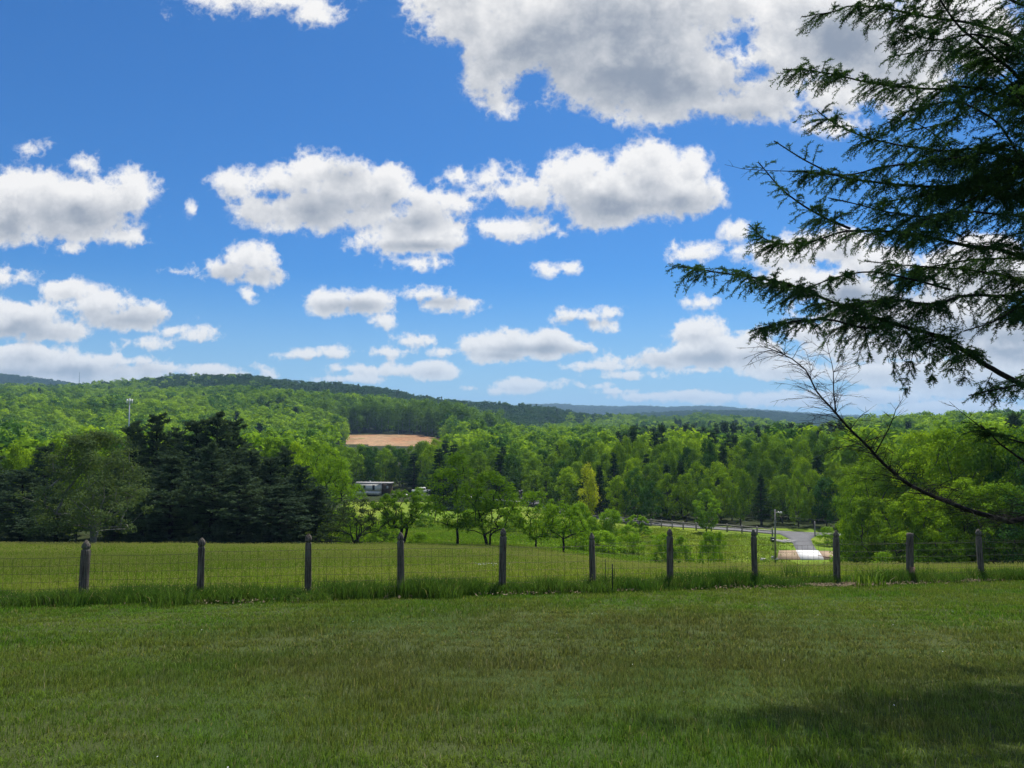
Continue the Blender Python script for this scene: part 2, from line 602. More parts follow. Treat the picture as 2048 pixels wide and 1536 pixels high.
def base_height(px, yf):
    jx = np.clip(np.searchsorted(GPX, px) - 1, 0, len(GPX) - 2)
    tx = np.clip((px - GPX[jx]) / (GPX[jx + 1] - GPX[jx]), 0, 1)
    jy = np.clip(np.searchsorted(LY, yf, side='right') - 1, 0, len(LY) - 2)
    ty = np.clip((yf - LY[jy]) / (LY[jy + 1] - LY[jy]), 0, 1)
    wgt = np.clip((yf - 400) / 400, 0, 1)
    ty = ty * (1 - wgt) + ty * ty * (3 - 2 * ty) * wgt
    z = lambda a, b: LZ[a, b]
    return (z(jy, jx) * (1 - tx) + z(jy, jx + 1) * tx) * (1 - ty) + (z(jy + 1, jx) * (1 - tx) + z(jy + 1, jx + 1) * tx) * ty


def ground(X, Y):
    X = np.asarray(X, dtype=float)
    Y = np.asarray(Y, dtype=float)
    px, yf = polar(X, Y)
    z = base_height(px, yf)
    z = z + fbm(X, Y, 11.0, 2) * 0.07 * np.clip(yf / 10, 0, 1)
    z = z + fbm(X, Y, 40.0, 3) * np.clip((yf - 60) / 60, 0, 1) * 0.35
    z = z + fbm(X, Y, 160.0, 4) * np.clip((yf - 450) / 400, 0, 1) * 5.0
    z = z + fbm(X, Y, 700.0, 4) * np.clip((yf - 3300) / 900, 0, 1) * 14.0
    return z


def gz(X, Y):
    return float(ground(X, Y))


# fence line: pixel column of each post, row of its tip and of its foot, and its distance
POSTS = [(-75, 1088, 15.3), (165, 1080, 15.9), (400, 1075, 16.3), (615, 1067, 16.8), (802, 1063, 17.2), (1004, 1055, 17.9), (1186, 1064, 18.5),
         (1340, 1056, 19.2), (1510, 1057, 19.9), (1674, 1060, 20.5), (1820, 1066, 21.0), (1963, 1058, 21.6), (2110, 1060, 22.2)]
FPX = np.array([-900] + [p[0] for p in POSTS] + [2900.])
FYY = np.array([14.0] + [p[2] for p in POSTS] + [25.0])


def fence_y(px):
    return np.interp(px, FPX, FYY)


# ================================================================== materials
def new_mat(name):
    m = bpy.data.materials.new(name)
    m.use_nodes = True
    m.node_tree.nodes.clear()
    return m, NT(m.node_tree)


def out_surface(m, n, shader):
    o = m.node_tree.nodes.new('ShaderNodeOutputMaterial')
    m.node_tree.links.new(shader, o.inputs['Surface'])
    return o


def principled(n, col, rough=0.7, bump=None, bstr=0.3, bdist=0.02, spec=0.3, metal=0.0):
    p = n.t.nodes.new('ShaderNodeBsdfPrincipled')
    n.put(p.inputs['Base Color'], col if isinstance(col, bpy.types.NodeSocket) else (*col, 1.0))
    n.put(p.inputs['Roughness'], rough)
    n.put(p.inputs['Specular IOR Level'], spec)
    n.put(p.inputs['Metallic'], metal)
    if bump is not None:
        b = n.t.nodes.new('ShaderNodeBump')
        n.put(b.inputs['Height'], bump)
        b.inputs['Strength'].default_value = bstr
        b.inputs['Distance'].default_value = bdist
        n.t.links.new(b.outputs[0], p.inputs['Normal'])
    return p.outputs[0]


def coords(n, kind='Object'):
    return n.t.nodes.new('ShaderNodeTexCoord').outputs[kind]


def geo_pos(n):
    return n.t.nodes.new('ShaderNodeNewGeometry').outputs['Position']


def attr(n, name, out='Fac'):
    a = n.t.nodes.new('ShaderNodeAttribute')
    a.attribute_name = name
    return a.outputs[out]


def obj_random(n):
    return n.t.nodes.new('ShaderNodeObjectInfo').outputs['Random']


def leaf_mat(name, c1, c2, c3=None, trans=0.45, rough=0.6, patch=0.0, patch_scale=0.01, spec=0.0):
    """leaves: colour varies from leaf to leaf (tint) and from plant to plant (random)"""
    m, n = new_mat(name)
    t = attr(n, 'tint')
    r = obj_random(n)
    f = n.m('ADD', n.m('MULTIPLY', t, 0.55), n.m('MULTIPLY', r, 0.5), clamp=True)
    col = n.mix(f, c1, c2)
    if c3 is not None:
        r2 = n.m('FRACT', n.m('MULTIPLY', r, 7.31))
        col = n.mix(n.smooth(r2, 0.45, 0.95), col, c3)
    if patch:
        pn = n.noise(geo_pos(n), patch_scale, 4.0, 0.6)
        col = n.mix(n.smooth(pn, 0.35, 0.65), n.mix(1.0, col, (1 - patch, 1 - patch * 0.75, 1 - patch * 0.4), 'MULTIPLY'), col)
    d = n.t.nodes.new('ShaderNodeBsdfDiffuse')
    n.put(d.inputs[0], col)
    tr = n.t.nodes.new('ShaderNodeBsdfTranslucent')
    n.put(tr.inputs[0], n.mix(1.0, col, (1.25, 1.2, 0.45), 'MULTIPLY'))
    mx = n.t.nodes.new('ShaderNodeMixShader')
    mx.inputs[0].default_value = trans
    m.node_tree.links.new(d.outputs[0], mx.inputs[1])
    m.node_tree.links.new(tr.outputs[0], mx.inputs[2])
    if spec:
        g = n.t.nodes.new('ShaderNodeBsdfGlossy')
        g.inputs['Roughness'].default_value = rough
        g.inputs[0].default_value = (0.8, 0.85, 0.9, 1)
        fr = n.t.nodes.new('ShaderNodeFresnel')
        fr.inputs[0].default_value = 1.4
        m2 = n.t.nodes.new('ShaderNodeMixShader')
        n.put(m2.inputs[0], n.m('MULTIPLY', fr.outputs[0], spec * 4))
        m.node_tree.links.new(mx.outputs[0], m2.inputs[1])
        m.node_tree.links.new(g.outputs[0], m2.inputs[2])
        out_surface(m, n, m2.outputs[0])
    else:
        out_surface(m, n, mx.outputs[0])
    return m


def bark_mat(name, c1, c2, scale=6.0):
    m, n = new_mat(name)
    p = coords(n)
    x, y, z = n.sep(p)
    q = n.xyz(n.m('MULTIPLY', x, scale * 2), n.m('MULTIPLY', y, scale * 2), n.m('MULTIPLY', z, scale * 0.6))
    a = n.noise(q, 1.0, 6.0, 0.65)
    b = n.noise(p, scale * 0.4, 3.0)
    col = n.mix(n.smooth(a, 0.3, 0.7), c1, c2)
    col = n.mix(n.smooth(b, 0.55, 0.75, 0.0, 0.5), col, (0.16, 0.18, 0.13))
    out_surface(m, n, principled(n, col, 0.9, a, 0.7, 0.03, 0.1))
    return m


def plain_mat(name, c1, c2, scale=8.0, rough=0.75, bstr=0.2, spec=0.25, metal=0.0):
    m, n = new_mat(name)
    p = coords(n)
    a = n.noise(p, scale, 6.0, 0.6)
    b = n.noise(p, scale * 0.15, 3.0, 0.6)
    f = n.m('ADD', n.m('MULTIPLY', a, 0.6), n.m('MULTIPLY', b, 0.5))
    col = n.mix(n.smooth(f, 0.35, 0.75), c1, c2)
    out_surface(m, n, principled(n, col, rough, a, bstr, 0.01, spec, metal))
    return m


MAT = {}
MAT['bark'] = bark_mat('bark', (0.035, 0.028, 0.022), (0.11, 0.095, 0.08))
MAT['bark_pale'] = bark_mat('bark_pale', (0.10, 0.095, 0.085), (0.27, 0.26, 0.24))
MAT['bark_dark'] = bark_mat('bark_dark', (0.010, 0.009, 0.009), (0.035, 0.032, 0.030), 14.0)
MAT['leaf_wood'] = leaf_mat('leaf_wood', (0.12, 0.23, 0.014), (0.40, 0.56, 0.024), (0.075, 0.17, 0.028), trans=0.27, patch=0.40, patch_scale=0.05)
MAT['leaf_hill'] = leaf_mat('leaf_hill', (0.15, 0.28, 0.014), (0.41, 0.57, 0.024), (0.090, 0.20, 0.030), trans=0.28, patch=0.50, patch_scale=0.0055)
MAT['leaf_ridge_shade'] = leaf_mat('leaf_ridge_shade', (0.045, 0.105, 0.030), (0.085, 0.165, 0.040), (0.045, 0.115, 0.040), trans=0.3, patch=0.2)  # darker greens: cloud shade on the ridge put into the leaf colour
MAT['leaf_walnut'] = leaf_mat('leaf_walnut', (0.085, 0.18, 0.018), (0.21, 0.36, 0.028), trans=0.42)
MAT['leaf_sparse'] = leaf_mat('leaf_sparse', (0.070, 0.115, 0.045), (0.155, 0.215, 0.085), trans=0.35)
MAT['leaf_bush'] = leaf_mat('leaf_bush', (0.12, 0.24, 0.018), (0.27, 0.44, 0.030), trans=0.38)
MAT['leaf_scrub'] = leaf_mat('leaf_scrub', (0.045, 0.075, 0.030), (0.10, 0.14, 0.050), trans=0.3)
MAT['leaf_spur'] = leaf_mat('leaf_spur', (0.09, 0.17, 0.030), (0.20, 0.34, 0.040), trans=0.3, patch=0.3, patch_scale=0.02)
MAT['leaf_yellow'] = leaf_mat('leaf_yellow', (0.30, 0.38, 0.028), (0.48, 0.52, 0.04))
MAT['needle_pine'] = leaf_mat('needle_pine', (0.048, 0.084, 0.054), (0.100, 0.150, 0.084), trans=0.18)
MAT['needle_stand'] = leaf_mat('needle_stand', (0.030, 0.070, 0.028), (0.065, 0.12, 0.038), trans=0.25)
MAT['needle_fir'] = leaf_mat('needle_fir', (0.030, 0.080, 0.038), (0.075, 0.155, 0.052), trans=0.38)


def ground_mat(name, cols, scale, patch_scale, fine=60.0, extra=None):
    m, n = new_mat(name)
    p = geo_pos(n)
    a = n.noise(p, scale, 6.0, 0.65)
    b = n.noise(p, patch_scale, 4.0, 0.55)
    c = n.noise(p, fine, 4.0, 0.7)
    col = n.mix(n.smooth(b, 0.38, 0.62), cols[0], cols[1])
    col = n.mix(n.smooth(a, 0.42, 0.70, 0.0, 0.75), col, cols[2])
    col = n.mix(1.0, col, n.mix(n.smooth(c, 0.25, 0.75), (0.6, 0.6, 0.6), (1.3, 1.3, 1.25)), 'MULTIPLY')
    if extra:
        col = extra(n, p, col)
    out_surface(m, n, principled(n, col, 0.95, c, 0.5, 0.03, 0.05))
    return m


MAT['lawn'] = ground_mat('lawn', [(0.060, 0.100, 0.024), (0.085, 0.105, 0.036), (0.050, 0.075, 0.020)], 1.6, 0.35)
MAT['field'] = ground_mat('field', [(0.115, 0.175, 0.032), (0.155, 0.205, 0.042), (0.085, 0.135, 0.028)], 0.9, 0.09, 25.0)
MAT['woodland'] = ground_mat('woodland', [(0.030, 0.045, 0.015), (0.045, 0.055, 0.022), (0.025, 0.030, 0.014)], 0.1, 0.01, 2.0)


def soil_extra(n, p, col):
    x, y, z = n.sep(p)
    q = n.xyz(n.m('MULTIPLY', x, 0.03), n.m('MULTIPLY', y, 0.16), 0.0)
    s = n.noise(q, 1.0, 6.0, 0.7)
    col = n.mix(n.smooth(s, 0.54, 0.62, 0.0, 0.75), col, (0.10, 0.085, 0.055))
    g = n.noise(p, 0.045, 5.0, 0.65)
    return n.mix(n.smooth(g, 0.60, 0.70, 0.0, 0.7), col, (0.13, 0.18, 0.05))


def valley_extra(n, p, col):
    a = n.noise(p, 0.11, 6.0, 0.7)
    b = n.noise(p, 0.9, 5.0, 0.7)
    col = n.mix(n.smooth(a, 0.50, 0.66, 0.0, 0.7), col, (0.075, 0.14, 0.020))
    return n.mix(n.smooth(b, 0.55, 0.75, 0.0, 0.6), col, (0.24, 0.25, 0.06))


def far_extra(n, p, col):
    return col


MAT['valley'] = ground_mat('valley', [(0.135, 0.225, 0.018), (0.20, 0.25, 0.030), (0.10, 0.16, 0.020)], 0.35, 0.04, 6.0, valley_extra)
MAT['far_land'] = ground_mat('far_land', [(0.026, 0.060, 0.026), (0.036, 0.075, 0.026), (0.018, 0.040, 0.022)], 0.01, 0.0015, 0.08)
MAT['red_soil'] = ground_mat('red_soil', [(0.36, 0.19, 0.10), (0.43, 0.27, 0.16), (0.24, 0.19, 0.10)], 0.12, 0.03, 0.5, soil_extra)
MAT['wood_post'] = None

# ================================================================== ground sheets
azs = np.radians(np.concatenate([np.arange(-180, -60, 6), np.arange(-60, -42, 2), np.arange(-42, 42, 0.2), np.arange(42, 60, 2), np.arange(60, 180, 6)]))
rad = np.concatenate([[0.0], np.geomspace(0.6, 60, 110), np.geomspace(61.5, 700, 105), np.geomspace(712, 14000, 110), [22000.0]])
A, R = np.meshgrid(azs, rad)
GX, GY = R * np.sin(A) / np.maximum(np.cos(np.clip(A, -0.83, 0.83)), 0.1), R * np.cos(A) / np.maximum(np.cos(np.clip(A, -0.83, 0.83)), 0.1)
GZ = ground(GX, GY)
PXg, YFg = polar(GX, GY)
na, nr = len(azs), len(rad)
idx = np.arange(nr * na).reshape(nr, na)
i00 = idx[:-1, :]
i01 = np.roll(idx, -1, axis=1)[:-1, :]
i10 = idx[1:, :]
i11 = np.roll(idx, -1, axis=1)[1:, :]
faces_all = np.stack([i00.ravel(), i01.ravel(), i11.ravel(), i10.ravel()], axis=1)[:, ::-1]
cpx = PXg.ravel()[i00.ravel()]
cyf = (YFg.ravel()[i00.ravel()] + YFg.ravel()[i10.ravel()]) / 2
V_all = np.stack([GX.ravel(), GY.ravel(), GZ.ravel()], axis=1)
fy = fence_y(cpx)
clear_lo = np.interp(cpx, [690, 700, 780, 885, 893], [505, 500, 497, 500, 505])
clear_hi = np.interp(cpx, [685, 700, 760, 840, 893], [560, 583, 584, 575, 560])
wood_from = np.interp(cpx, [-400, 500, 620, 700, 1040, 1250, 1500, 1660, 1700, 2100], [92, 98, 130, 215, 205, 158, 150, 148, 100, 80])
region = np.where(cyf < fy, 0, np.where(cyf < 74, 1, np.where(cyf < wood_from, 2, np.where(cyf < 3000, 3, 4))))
region = np.where((region == 1) & (cyf > np.interp(cpx, [1000, 1300, 1450], [74, 56, 54])), 2, region)
region = np.where((region == 3) & (cpx > 688) & (cpx < 893) & (cyf > clear_lo) & (cyf < clear_hi), 5, region)
NAMES = ['lawn', 'field', 'valley_meadow', 'woodland_ground', 'distant_hills', 'bare_soil_clearing']
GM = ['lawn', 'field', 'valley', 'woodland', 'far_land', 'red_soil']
for k in range(6):
    sel = faces_all[region == k]
    used = np.unique(sel)
    remap = np.zeros(len(V_all), dtype=int)
    remap[used] = np.arange(len(used))
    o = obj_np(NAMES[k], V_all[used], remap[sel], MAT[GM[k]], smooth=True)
    tag(o, kind='structure')

# ================================================================== foliage builders
def unit(v):
    return v / (np.linalg.norm(v, axis=-1, keepdims=True) + 1e-9)


def cards(c, nrm, size, aspect, rng, fold=0.25):
    """kite-shaped leaves at c facing nrm; returns verts (4 per leaf), quads, tint"""
    n = len(c)
    nrm = unit(nrm + rng.normal(0, 0.30, (n, 3)))
    t = unit(np.cross(nrm, rng.normal(0, 1, (n, 3))))
    b = np.cross(nrm, t)
    s = np.broadcast_to(size, (n,))[:, None]
    w_ = s * aspect
    v = np.stack([c - t * s * 0.5, c + b * w_ * 0.5 - nrm * s * fold * 0.3, c + t * s * 0.5, c - b * w_ * 0.5 - nrm * s * fold * 0.3], axis=1).reshape(-1, 3)
    q = np.arange(n * 4).reshape(n, 4)
    return v, q, np.repeat(rng.random(n), 4)


def envelope(t, az, kind, ph):
    """relative crown radius at relative height t (0 bottom .. 1 top)"""
    if kind == 'round':
        r = np.sqrt(np.clip(1 - (2 * t - 0.9) ** 2 / 1.21, 0.02, 1))
    elif kind == 'oval':
        r = np.sin(np.pi * np.clip(t, 0, 1) ** 0.85) ** 0.55
    elif kind == 'vase':
        r = (0.28 + 0.95 * t ** 0.8) * np.sqrt(np.clip(1.03 - t ** 5, 0, 1))
    elif kind == 'dome':
        r = np.sqrt(np.clip(1 - t ** 2 * 0.97, 0, 1))
    elif kind == 'column':
        r = np.sin(np.pi * np.clip(t * 0.92 + 0.06, 0, 1)) ** 0.4
    elif kind == 'bare_low':
        r = 0.35 + 0.9 * np.sin(np.pi * np.clip(t, 0, 1) ** 0.7)
        r = np.clip(r, 0, 1)
    else:
        r = 1 - t
    return r * (1 + 0.16 * np.sin(3 * az + ph) + 0.12 * np.sin(5 * az - 2 * ph + 7 * t) + 0.10 * np.sin(11 * t + ph * 3))


def clusters(n, H, base, Wd, kind, rng, inner=0.45):
    t = rng.random(n) ** 0.9
    az = rng.random(n) * 2 * np.pi
    ph = rng.random() * 6.28
    rr = envelope(t, az, kind, ph) * Wd / 2 * (inner + (1 - inner) * rng.random(n) ** 0.6)
    z = base * H + t * (1 - base) * H * 0.96
    return np.stack([rr * np.cos(az), rr * np.sin(az), z], axis=1), rr / (Wd / 2 + 1e-6)


def leaf_clumps(cl, rc, per, size, rng, aspect=0.7, flat=0.75, up=0.35):
    n = len(cl)
    d = unit(rng.normal(0, 1, (n, per, 3)))
    d[..., 2] = np.where(rng.random((n, per)) < 0.35, np.abs(d[..., 2]), d[..., 2])
    rr = rc[:, None, None] * (0.45 + 0.55 * rng.random((n, per, 1)) ** 0.5) * (1 + 0.25 * rng.normal(0, 1, (n, per, 1)))
    off = d * rr
    off[..., 2] *= flat
    c = (cl[:, None, :] + off).reshape(-1, 3)
    nr_ = (d + np.array([0, 0, up])).reshape(-1, 3)
    sz = size * (0.6 + 0.8 * rng.random(len(c)))
    return cards(c, nr_, sz, aspect, rng)


def skeleton(cl, H, base, trunk_r, rng, stems=1, lean=0.0, min_r=0.012, droop=0.1, kmin=4):
    """woody frame that reaches every clump; returns an MB with tubes"""
    nodes, parent = [], []
    for s in range(stems):
        a0 = rng.random() * 6.28
        sp = 0.0 if stems == 1 else 0.05 * H
        top = H * (0.62 if stems == 1 else 0.5)
        k = 7
        prev = -1
        for i in range(k):
            f = i / (k - 1)
            wob = 0.012 * H * f
            nodes.append(np.array([math.cos(a0 + s * 3.1) * sp * (0.4 + 2.2 * f) + rng.normal(0, wob) + lean * f * H, math.sin(a0 + s * 3.1) * sp * (0.4 + 2.2 * f) + rng.normal(0, wob), f * top]))
            parent.append(prev)
            prev = len(nodes) - 1
    order = np.argsort(np.linalg.norm(cl - np.array([0, 0, base * H]), axis=1))
    for ci in order:
        c = cl[ci]
        P = np.array(nodes)
        dv = c - P
        d = np.linalg.norm(dv, axis=1)
        cost = d + np.where(dv[:, 2] < 0.25 * d, (0.25 * d - dv[:, 2]) * 2.5, 0) + np.where(P[:, 2] < base * H * 0.75, 4 * H, 0) + 0.15 * P[:, 2]
        j = int(np.argmin(cost))
        steps = max(2, int(d[j] / (0.05 * H)))
        prev = j
        a = P[j]
        bend = np.array([rng.normal(0, 0.06), rng.normal(0, 0.06), droop]) * d[j]
        for i in range(1, steps + 1):
            f = i / steps
            nodes.append(a + (c - a) * f + bend * (4 * f * (1 - f)) * 0.5 + rng.normal(0, 0.006 * H, 3) * (f < 1))
            parent.append(prev)
            prev = len(nodes) - 1
    n = len(nodes)
    load = np.ones(n) * 0.25
    for i in range(n - 1, -1, -1):
        if parent[i] >= 0:
            load[parent[i]] += load[i]
    rad_ = np.maximum(trunk_r * (load / load.max()) ** 0.5, min_r)
    mb = MB()
    kids = [[] for _ in range(n)]
    for i, p in enumerate(parent):
        if p >= 0:
            kids[p].append(i)
    starts = [i for i in range(n) if parent[i] < 0]
    stack = [(None, s) for s in starts]
    while stack:
        p, i = stack.pop()
        chain = [i] if p is None else [p, i]
        while kids[chain[-1]]:
            ks = sorted(kids[chain[-1]], key=lambda q: -load[q])
            for o in ks[1:]:
                stack.append((chain[-1], o))
            chain.append(ks[0])
        pts = [nodes[q] for q in chain]
        rs = [rad_[q] for q in chain]
        if p is not None:
            rs[0] = rs[1]
        elif len(rs) > 1:
            rs[0] *= 1.25
        k = 7 if rs[0] > 0.08 else (5 if rs[0] > 0.03 else kmin)
        mb.tube(pts, rs, k, cap=False)
    return mb


def broadleaf(H, Wd, base, kind, n, per, leaf, rng, trunk_r=None, rc=(0.07, 0.12), wood=True, inner=0.45, **kw):
    cl, rel = clusters(n, H, base, Wd, kind, rng, inner)
    rcs = H * rng.uniform(rc[0], rc[1], n)
    v, q, t = leaf_clumps(cl, rcs, per, leaf, rng)
    sk = skeleton(cl, H, base, trunk_r or H * 0.018, rng, **kw) if wood else None
    return v, q, t, sk


def pine_mesh(H, Wd, rng, whorls=16, per_whorl=5, tufts=9, sl=16, base=0.08, size=0.34, conic=0.75, jag=0.35, up=0.25, width=0.16):
    """conifer: straight trunk, whorled boughs that end in tufts of needles"""
    mb = MB()
    mb.tube([(0, 0, 0), (0.01 * H, 0, H * 0.5), (0, 0, H * 0.97)], [H * 0.017, H * 0.011, H * 0.002], 7, cap=False)
    C, N = [], []
    for i in range(whorls):
        t = base + (1 - base) * (i + rng.uniform(-0.3, 0.3)) / whorls
        t = min(max(t, base), 0.985)
        rel = (t - base) / (1 - base)
        L0 = Wd / 2 * min(1.0, ((1 - rel) ** conic) * 1.15 + 0.04) * (0.75 + 0.25 * math.sin(rel * 9 + H))
        a0 = rng.random() * 6.28
        for j in range(per_whorl):
            L = L0 * (1 + rng.uniform(-jag, jag * 0.5))
            if L < 0.15:
                L = 0.15
            a = a0 + 6.283 * j / per_whorl + rng.uniform(-0.4, 0.4)
            tj = min(max(t + rng.uniform(-0.55, 0.55) * (1 - base) / whorls, base * 0.8), 0.985)
            dirv = np.array([math.cos(a), math.sin(a), 0])
            lift = up * (0.2 + rel) + rng.uniform(-0.12, 0.1)
            pts = [np.array([0, 0, tj * H]) + dirv * L * f + np.array([0, 0, 1]) * L * (lift * f - 0.22 * f * (1 - f) * (1 - rel)) for f in (0, 0.33, 0.66, 1)]
            mb.tube(pts, [0.012 * H * (0.3 + L / Wd) * k for k in (0.55, 0.4, 0.25, 0.08)], 4, cap=False)
            m = max(3, int(tufts * (0.35 + 0.65 * L / (Wd / 2))))
            f = rng.random(m) ** 0.6
            base_p = np.array(pts[0]) + (np.array(pts[3]) - np.array(pts[0])) * f[:, None]
            side = np.array([-dirv[1], dirv[0], 0]) * rng.normal(0, 0.20, (m, 1)) * L * (1.15 - f[:, None] * 0.6)
            base_p = base_p + side + np.array([0, 0, 1]) * rng.normal(0.05, 0.075, (m, 1)) * L
            C.append(base_p)
            N.append(np.tile(dirv * 0.4 + np.array([0, 0, 0.8]), (m, 1)))
    C = np.concatenate(C)
    N = np.concatenate(N)
    n = len(C)
    d = unit(rng.normal(0, 1, (n, sl, 3)) * np.array([1, 1, 0.55]) + N[:, None, :] * 0.6)
    cc = (C[:, None, :] + d * size * 0.42 * rng.uniform(0.5, 1.6, (n, sl, 1))).reshape(-1, 3)
    # slivers that lie along their direction
    d2 = d.reshape(-1, 3)
    k = len(cc)
    s = unit(np.cross(d2, rng.normal(0, 1, (k, 3))))
    L = (size * rng.uniform(0.6, 1.3, k))[:, None]
    v = np.stack([cc - d2 * L * 0.5, cc + s * L * width, cc + d2 * L * 0.5, cc - s * L * width], axis=1).reshape(-1, 3)
    q = np.arange(k * 4).reshape(k, 4)
    return v, q, np.repeat(rng.random(k), 4), mb


def bake_wood(mb, mat, name='trunk'):
    f = []
    if mb.q:
        f.append(np.concatenate(mb.q))
    if mb.t:
        f.append(np.concatenate(mb.t))
    return mesh_np(name, np.concatenate(mb.v), f, mat, smooth=True)


def species(data, crown_mat, wood_mat, crown_name='crown'):
    v, q, t, mb = data
    cm = mesh_np(crown_name, v, q, MAT[crown_mat], attr={'tint': t})
    cm['h'] = float(v[:, 2].max())
    wm = bake_wood(mb, MAT[wood_mat]) if mb is not None else None
    return cm, wm, float(v[:, 2].max()), float(np.percentile(np.hypot(v[:, 0], v[:, 1]), 97)) * 2


def plant(name, sp, X, Y, H, Wd=None, rz=None, label=None, cat='tree', group=None, sink=0.1, rng=RNG, crown='crown', trunk='trunk'):
    """one tree: an Empty at its foot with a trunk and a crown that share the species' meshes"""
    cm, wm, h0, w0 = sp
    o = empty(name, (X, Y, gz(X, Y) - sink), rng.random() * 6.28 if rz is None else rz)
    s = H / h0
    sx = s if Wd is None else Wd / w0
    o.scale = (sx, sx, s)
    c = bpy.data.objects.new(crown, cm)
    link(c, o)
    tag(c, kind='stuff')
    if wm is not None:
        link(bpy.data.objects.new(trunk, wm), o)
    tag(o, label, cat, group)
    return o


def by_px(px, Y):
    """X of the ground point seen in column px at forward distance Y (pitch is small; use the row of the ground)"""
    z = gz((px - 1024) / F * Y, Y)
    c, s = math.cos(PITCH), math.sin(PITCH)
    return (px - 1024) / F * (Y * c + z * s)


def top_z(row, Y):
    return at(1024, row, Y)[2]


def plant_px(name, sp, px, Y, row_top, width_px=None, **kw):
    X = by_px(px, Y)
    H = top_z(row_top, Y) - gz(X, Y)
    Wd = None if width_px is None else width_px / F * Y
    return plant(name, sp, X, Y, max(H, 0.6), Wd, **kw)


# ---------------------------------------------------------------- species shared by many trees
def R_(s):
    return np.random.default_rng(s)


WOOD = [species(broadleaf(16, 10.5, 0.10, k, 74, 80, 0.46, R_(20 + i), wood=True, inner=0.55, rc=(0.065, 0.105)), 'leaf_wood', 'bark')
        for i, k in enumerate(['round', 'oval', 'column', 'round', 'oval'])]
PINE = [species(pine_mesh(16, 9.5, R_(40 + i), whorls=21, per_whorl=6, tufts=13, sl=21, base=0.04, conic=0.45, jag=0.5, up=0.45, size=0.42, width=0.11), 'needle_pine', 'bark_dark') for i in range(4)]
STAND = [species(pine_mesh(17, 7.0, R_(50 + i), whorls=17, per_whorl=5, tufts=8, sl=13, base=0.12, conic=0.8, jag=0.3, up=0.2, size=0.60, width=0.16), 'needle_stand', 'bark') for i in range(3)]
BUSH = [species(broadleaf(3.0, 3.8, 0.02, 'dome', 60, 70, 0.16, R_(60 + i), trunk_r=0.04, rc=(0.12, 0.2), kmin=3), 'leaf_bush', 'bark') for i in range(3)]

# ---------------------------------------------------------------- dark pines on the left, one by one
PINES = [  # column, distance, row of the top, width in pixels, what sets it apart
    (262, 99, 836, 120, 'slim dark pine between the pale sparse tree and the taller pines'),
    (308, 102, 820, 130, 'dark pine with a narrow pointed top, left of the twin tallest pines'),
    (350, 108, 850, 130, 'dark pine standing back behind the gap between two taller pines'),
    (388, 99, 834, 150, 'tall dark pine next to the tallest pine, on its left side'),
    (430, 101, 818, 160, 'tallest dark pine with a broad rounded top in the middle of the group'),
    (463, 105, 832, 130, 'dark pine whose top touches the tallest pine on the right side'),
    (500, 98, 890, 130, 'dark pine with a stepped shoulder below the tallest pines'),
    (538, 96, 908, 120, 'mid-sized dark pine with a ragged pointed top at the group\'s right end'),
    (568, 102, 888, 110, 'spiky dark pine rising above the right end of the pine group'),
    (600, 94, 925, 110, 'short dark pine at the right end of the pine group, before green trees'),
    (632, 92, 968, 110, 'lowest dark pine at the field edge right of the pine group'),
    (340, 90, 905, 150, 'bushy dark pine at the field edge behind the second fence post'),
    (420, 89, 880, 150, 'dense dark pine in the front row below the tallest pine'),
    (478, 88, 925, 140, 'low spreading dark pine in the front row near the third fence post'),
    (560, 87, 965, 150, 'low dark pine with wide drooping boughs behind the third fence post'),
    (285, 92, 930, 130, 'dark pine just right of the pale sparse tree in the front row'),
    (40, 93, 935, 150, 'dark pine at the far left behind the field'),
    (-30, 96, 900, 150, 'dark pine cut by the left edge of the view'),
    (85, 112, 882, 110, 'small pointed dark evergreen behind the pale sparse tree\'s left side'),
    (110, 91, 990, 140, 'low dark evergreen under the left side of the pale sparse tree'),
    (225, 96, 905, 110, 'dark evergreen hidden behind the pale sparse tree'),
    (-110, 92, 880, 150, 'dark pine beyond the left edge of the view'),
]
for i, (px, Y, row, wpx, lab) in enumerate(PINES):
    plant_px('pine_tree', PINE[i % 4], px, Y, row, wpx * 1.12, label=lab, group='dark pines behind the field')

# ---------------------------------------------------------------- the pale sparse tree with a double trunk
d = broadleaf(10.5, 9.0, 0.17, 'dome', 190, 120, 0.15, R_(71), trunk_r=0.20, rc=(0.05, 0.085), inner=0.25, stems=2, kmin=4)
plant_px('sparse_tree', species(d, 'leaf_sparse', 'bark_pale'), 185, 66, 852, 250, rz=0.4,
         label='grey-green sparse-leaved tree with a pale double trunk standing in the field')

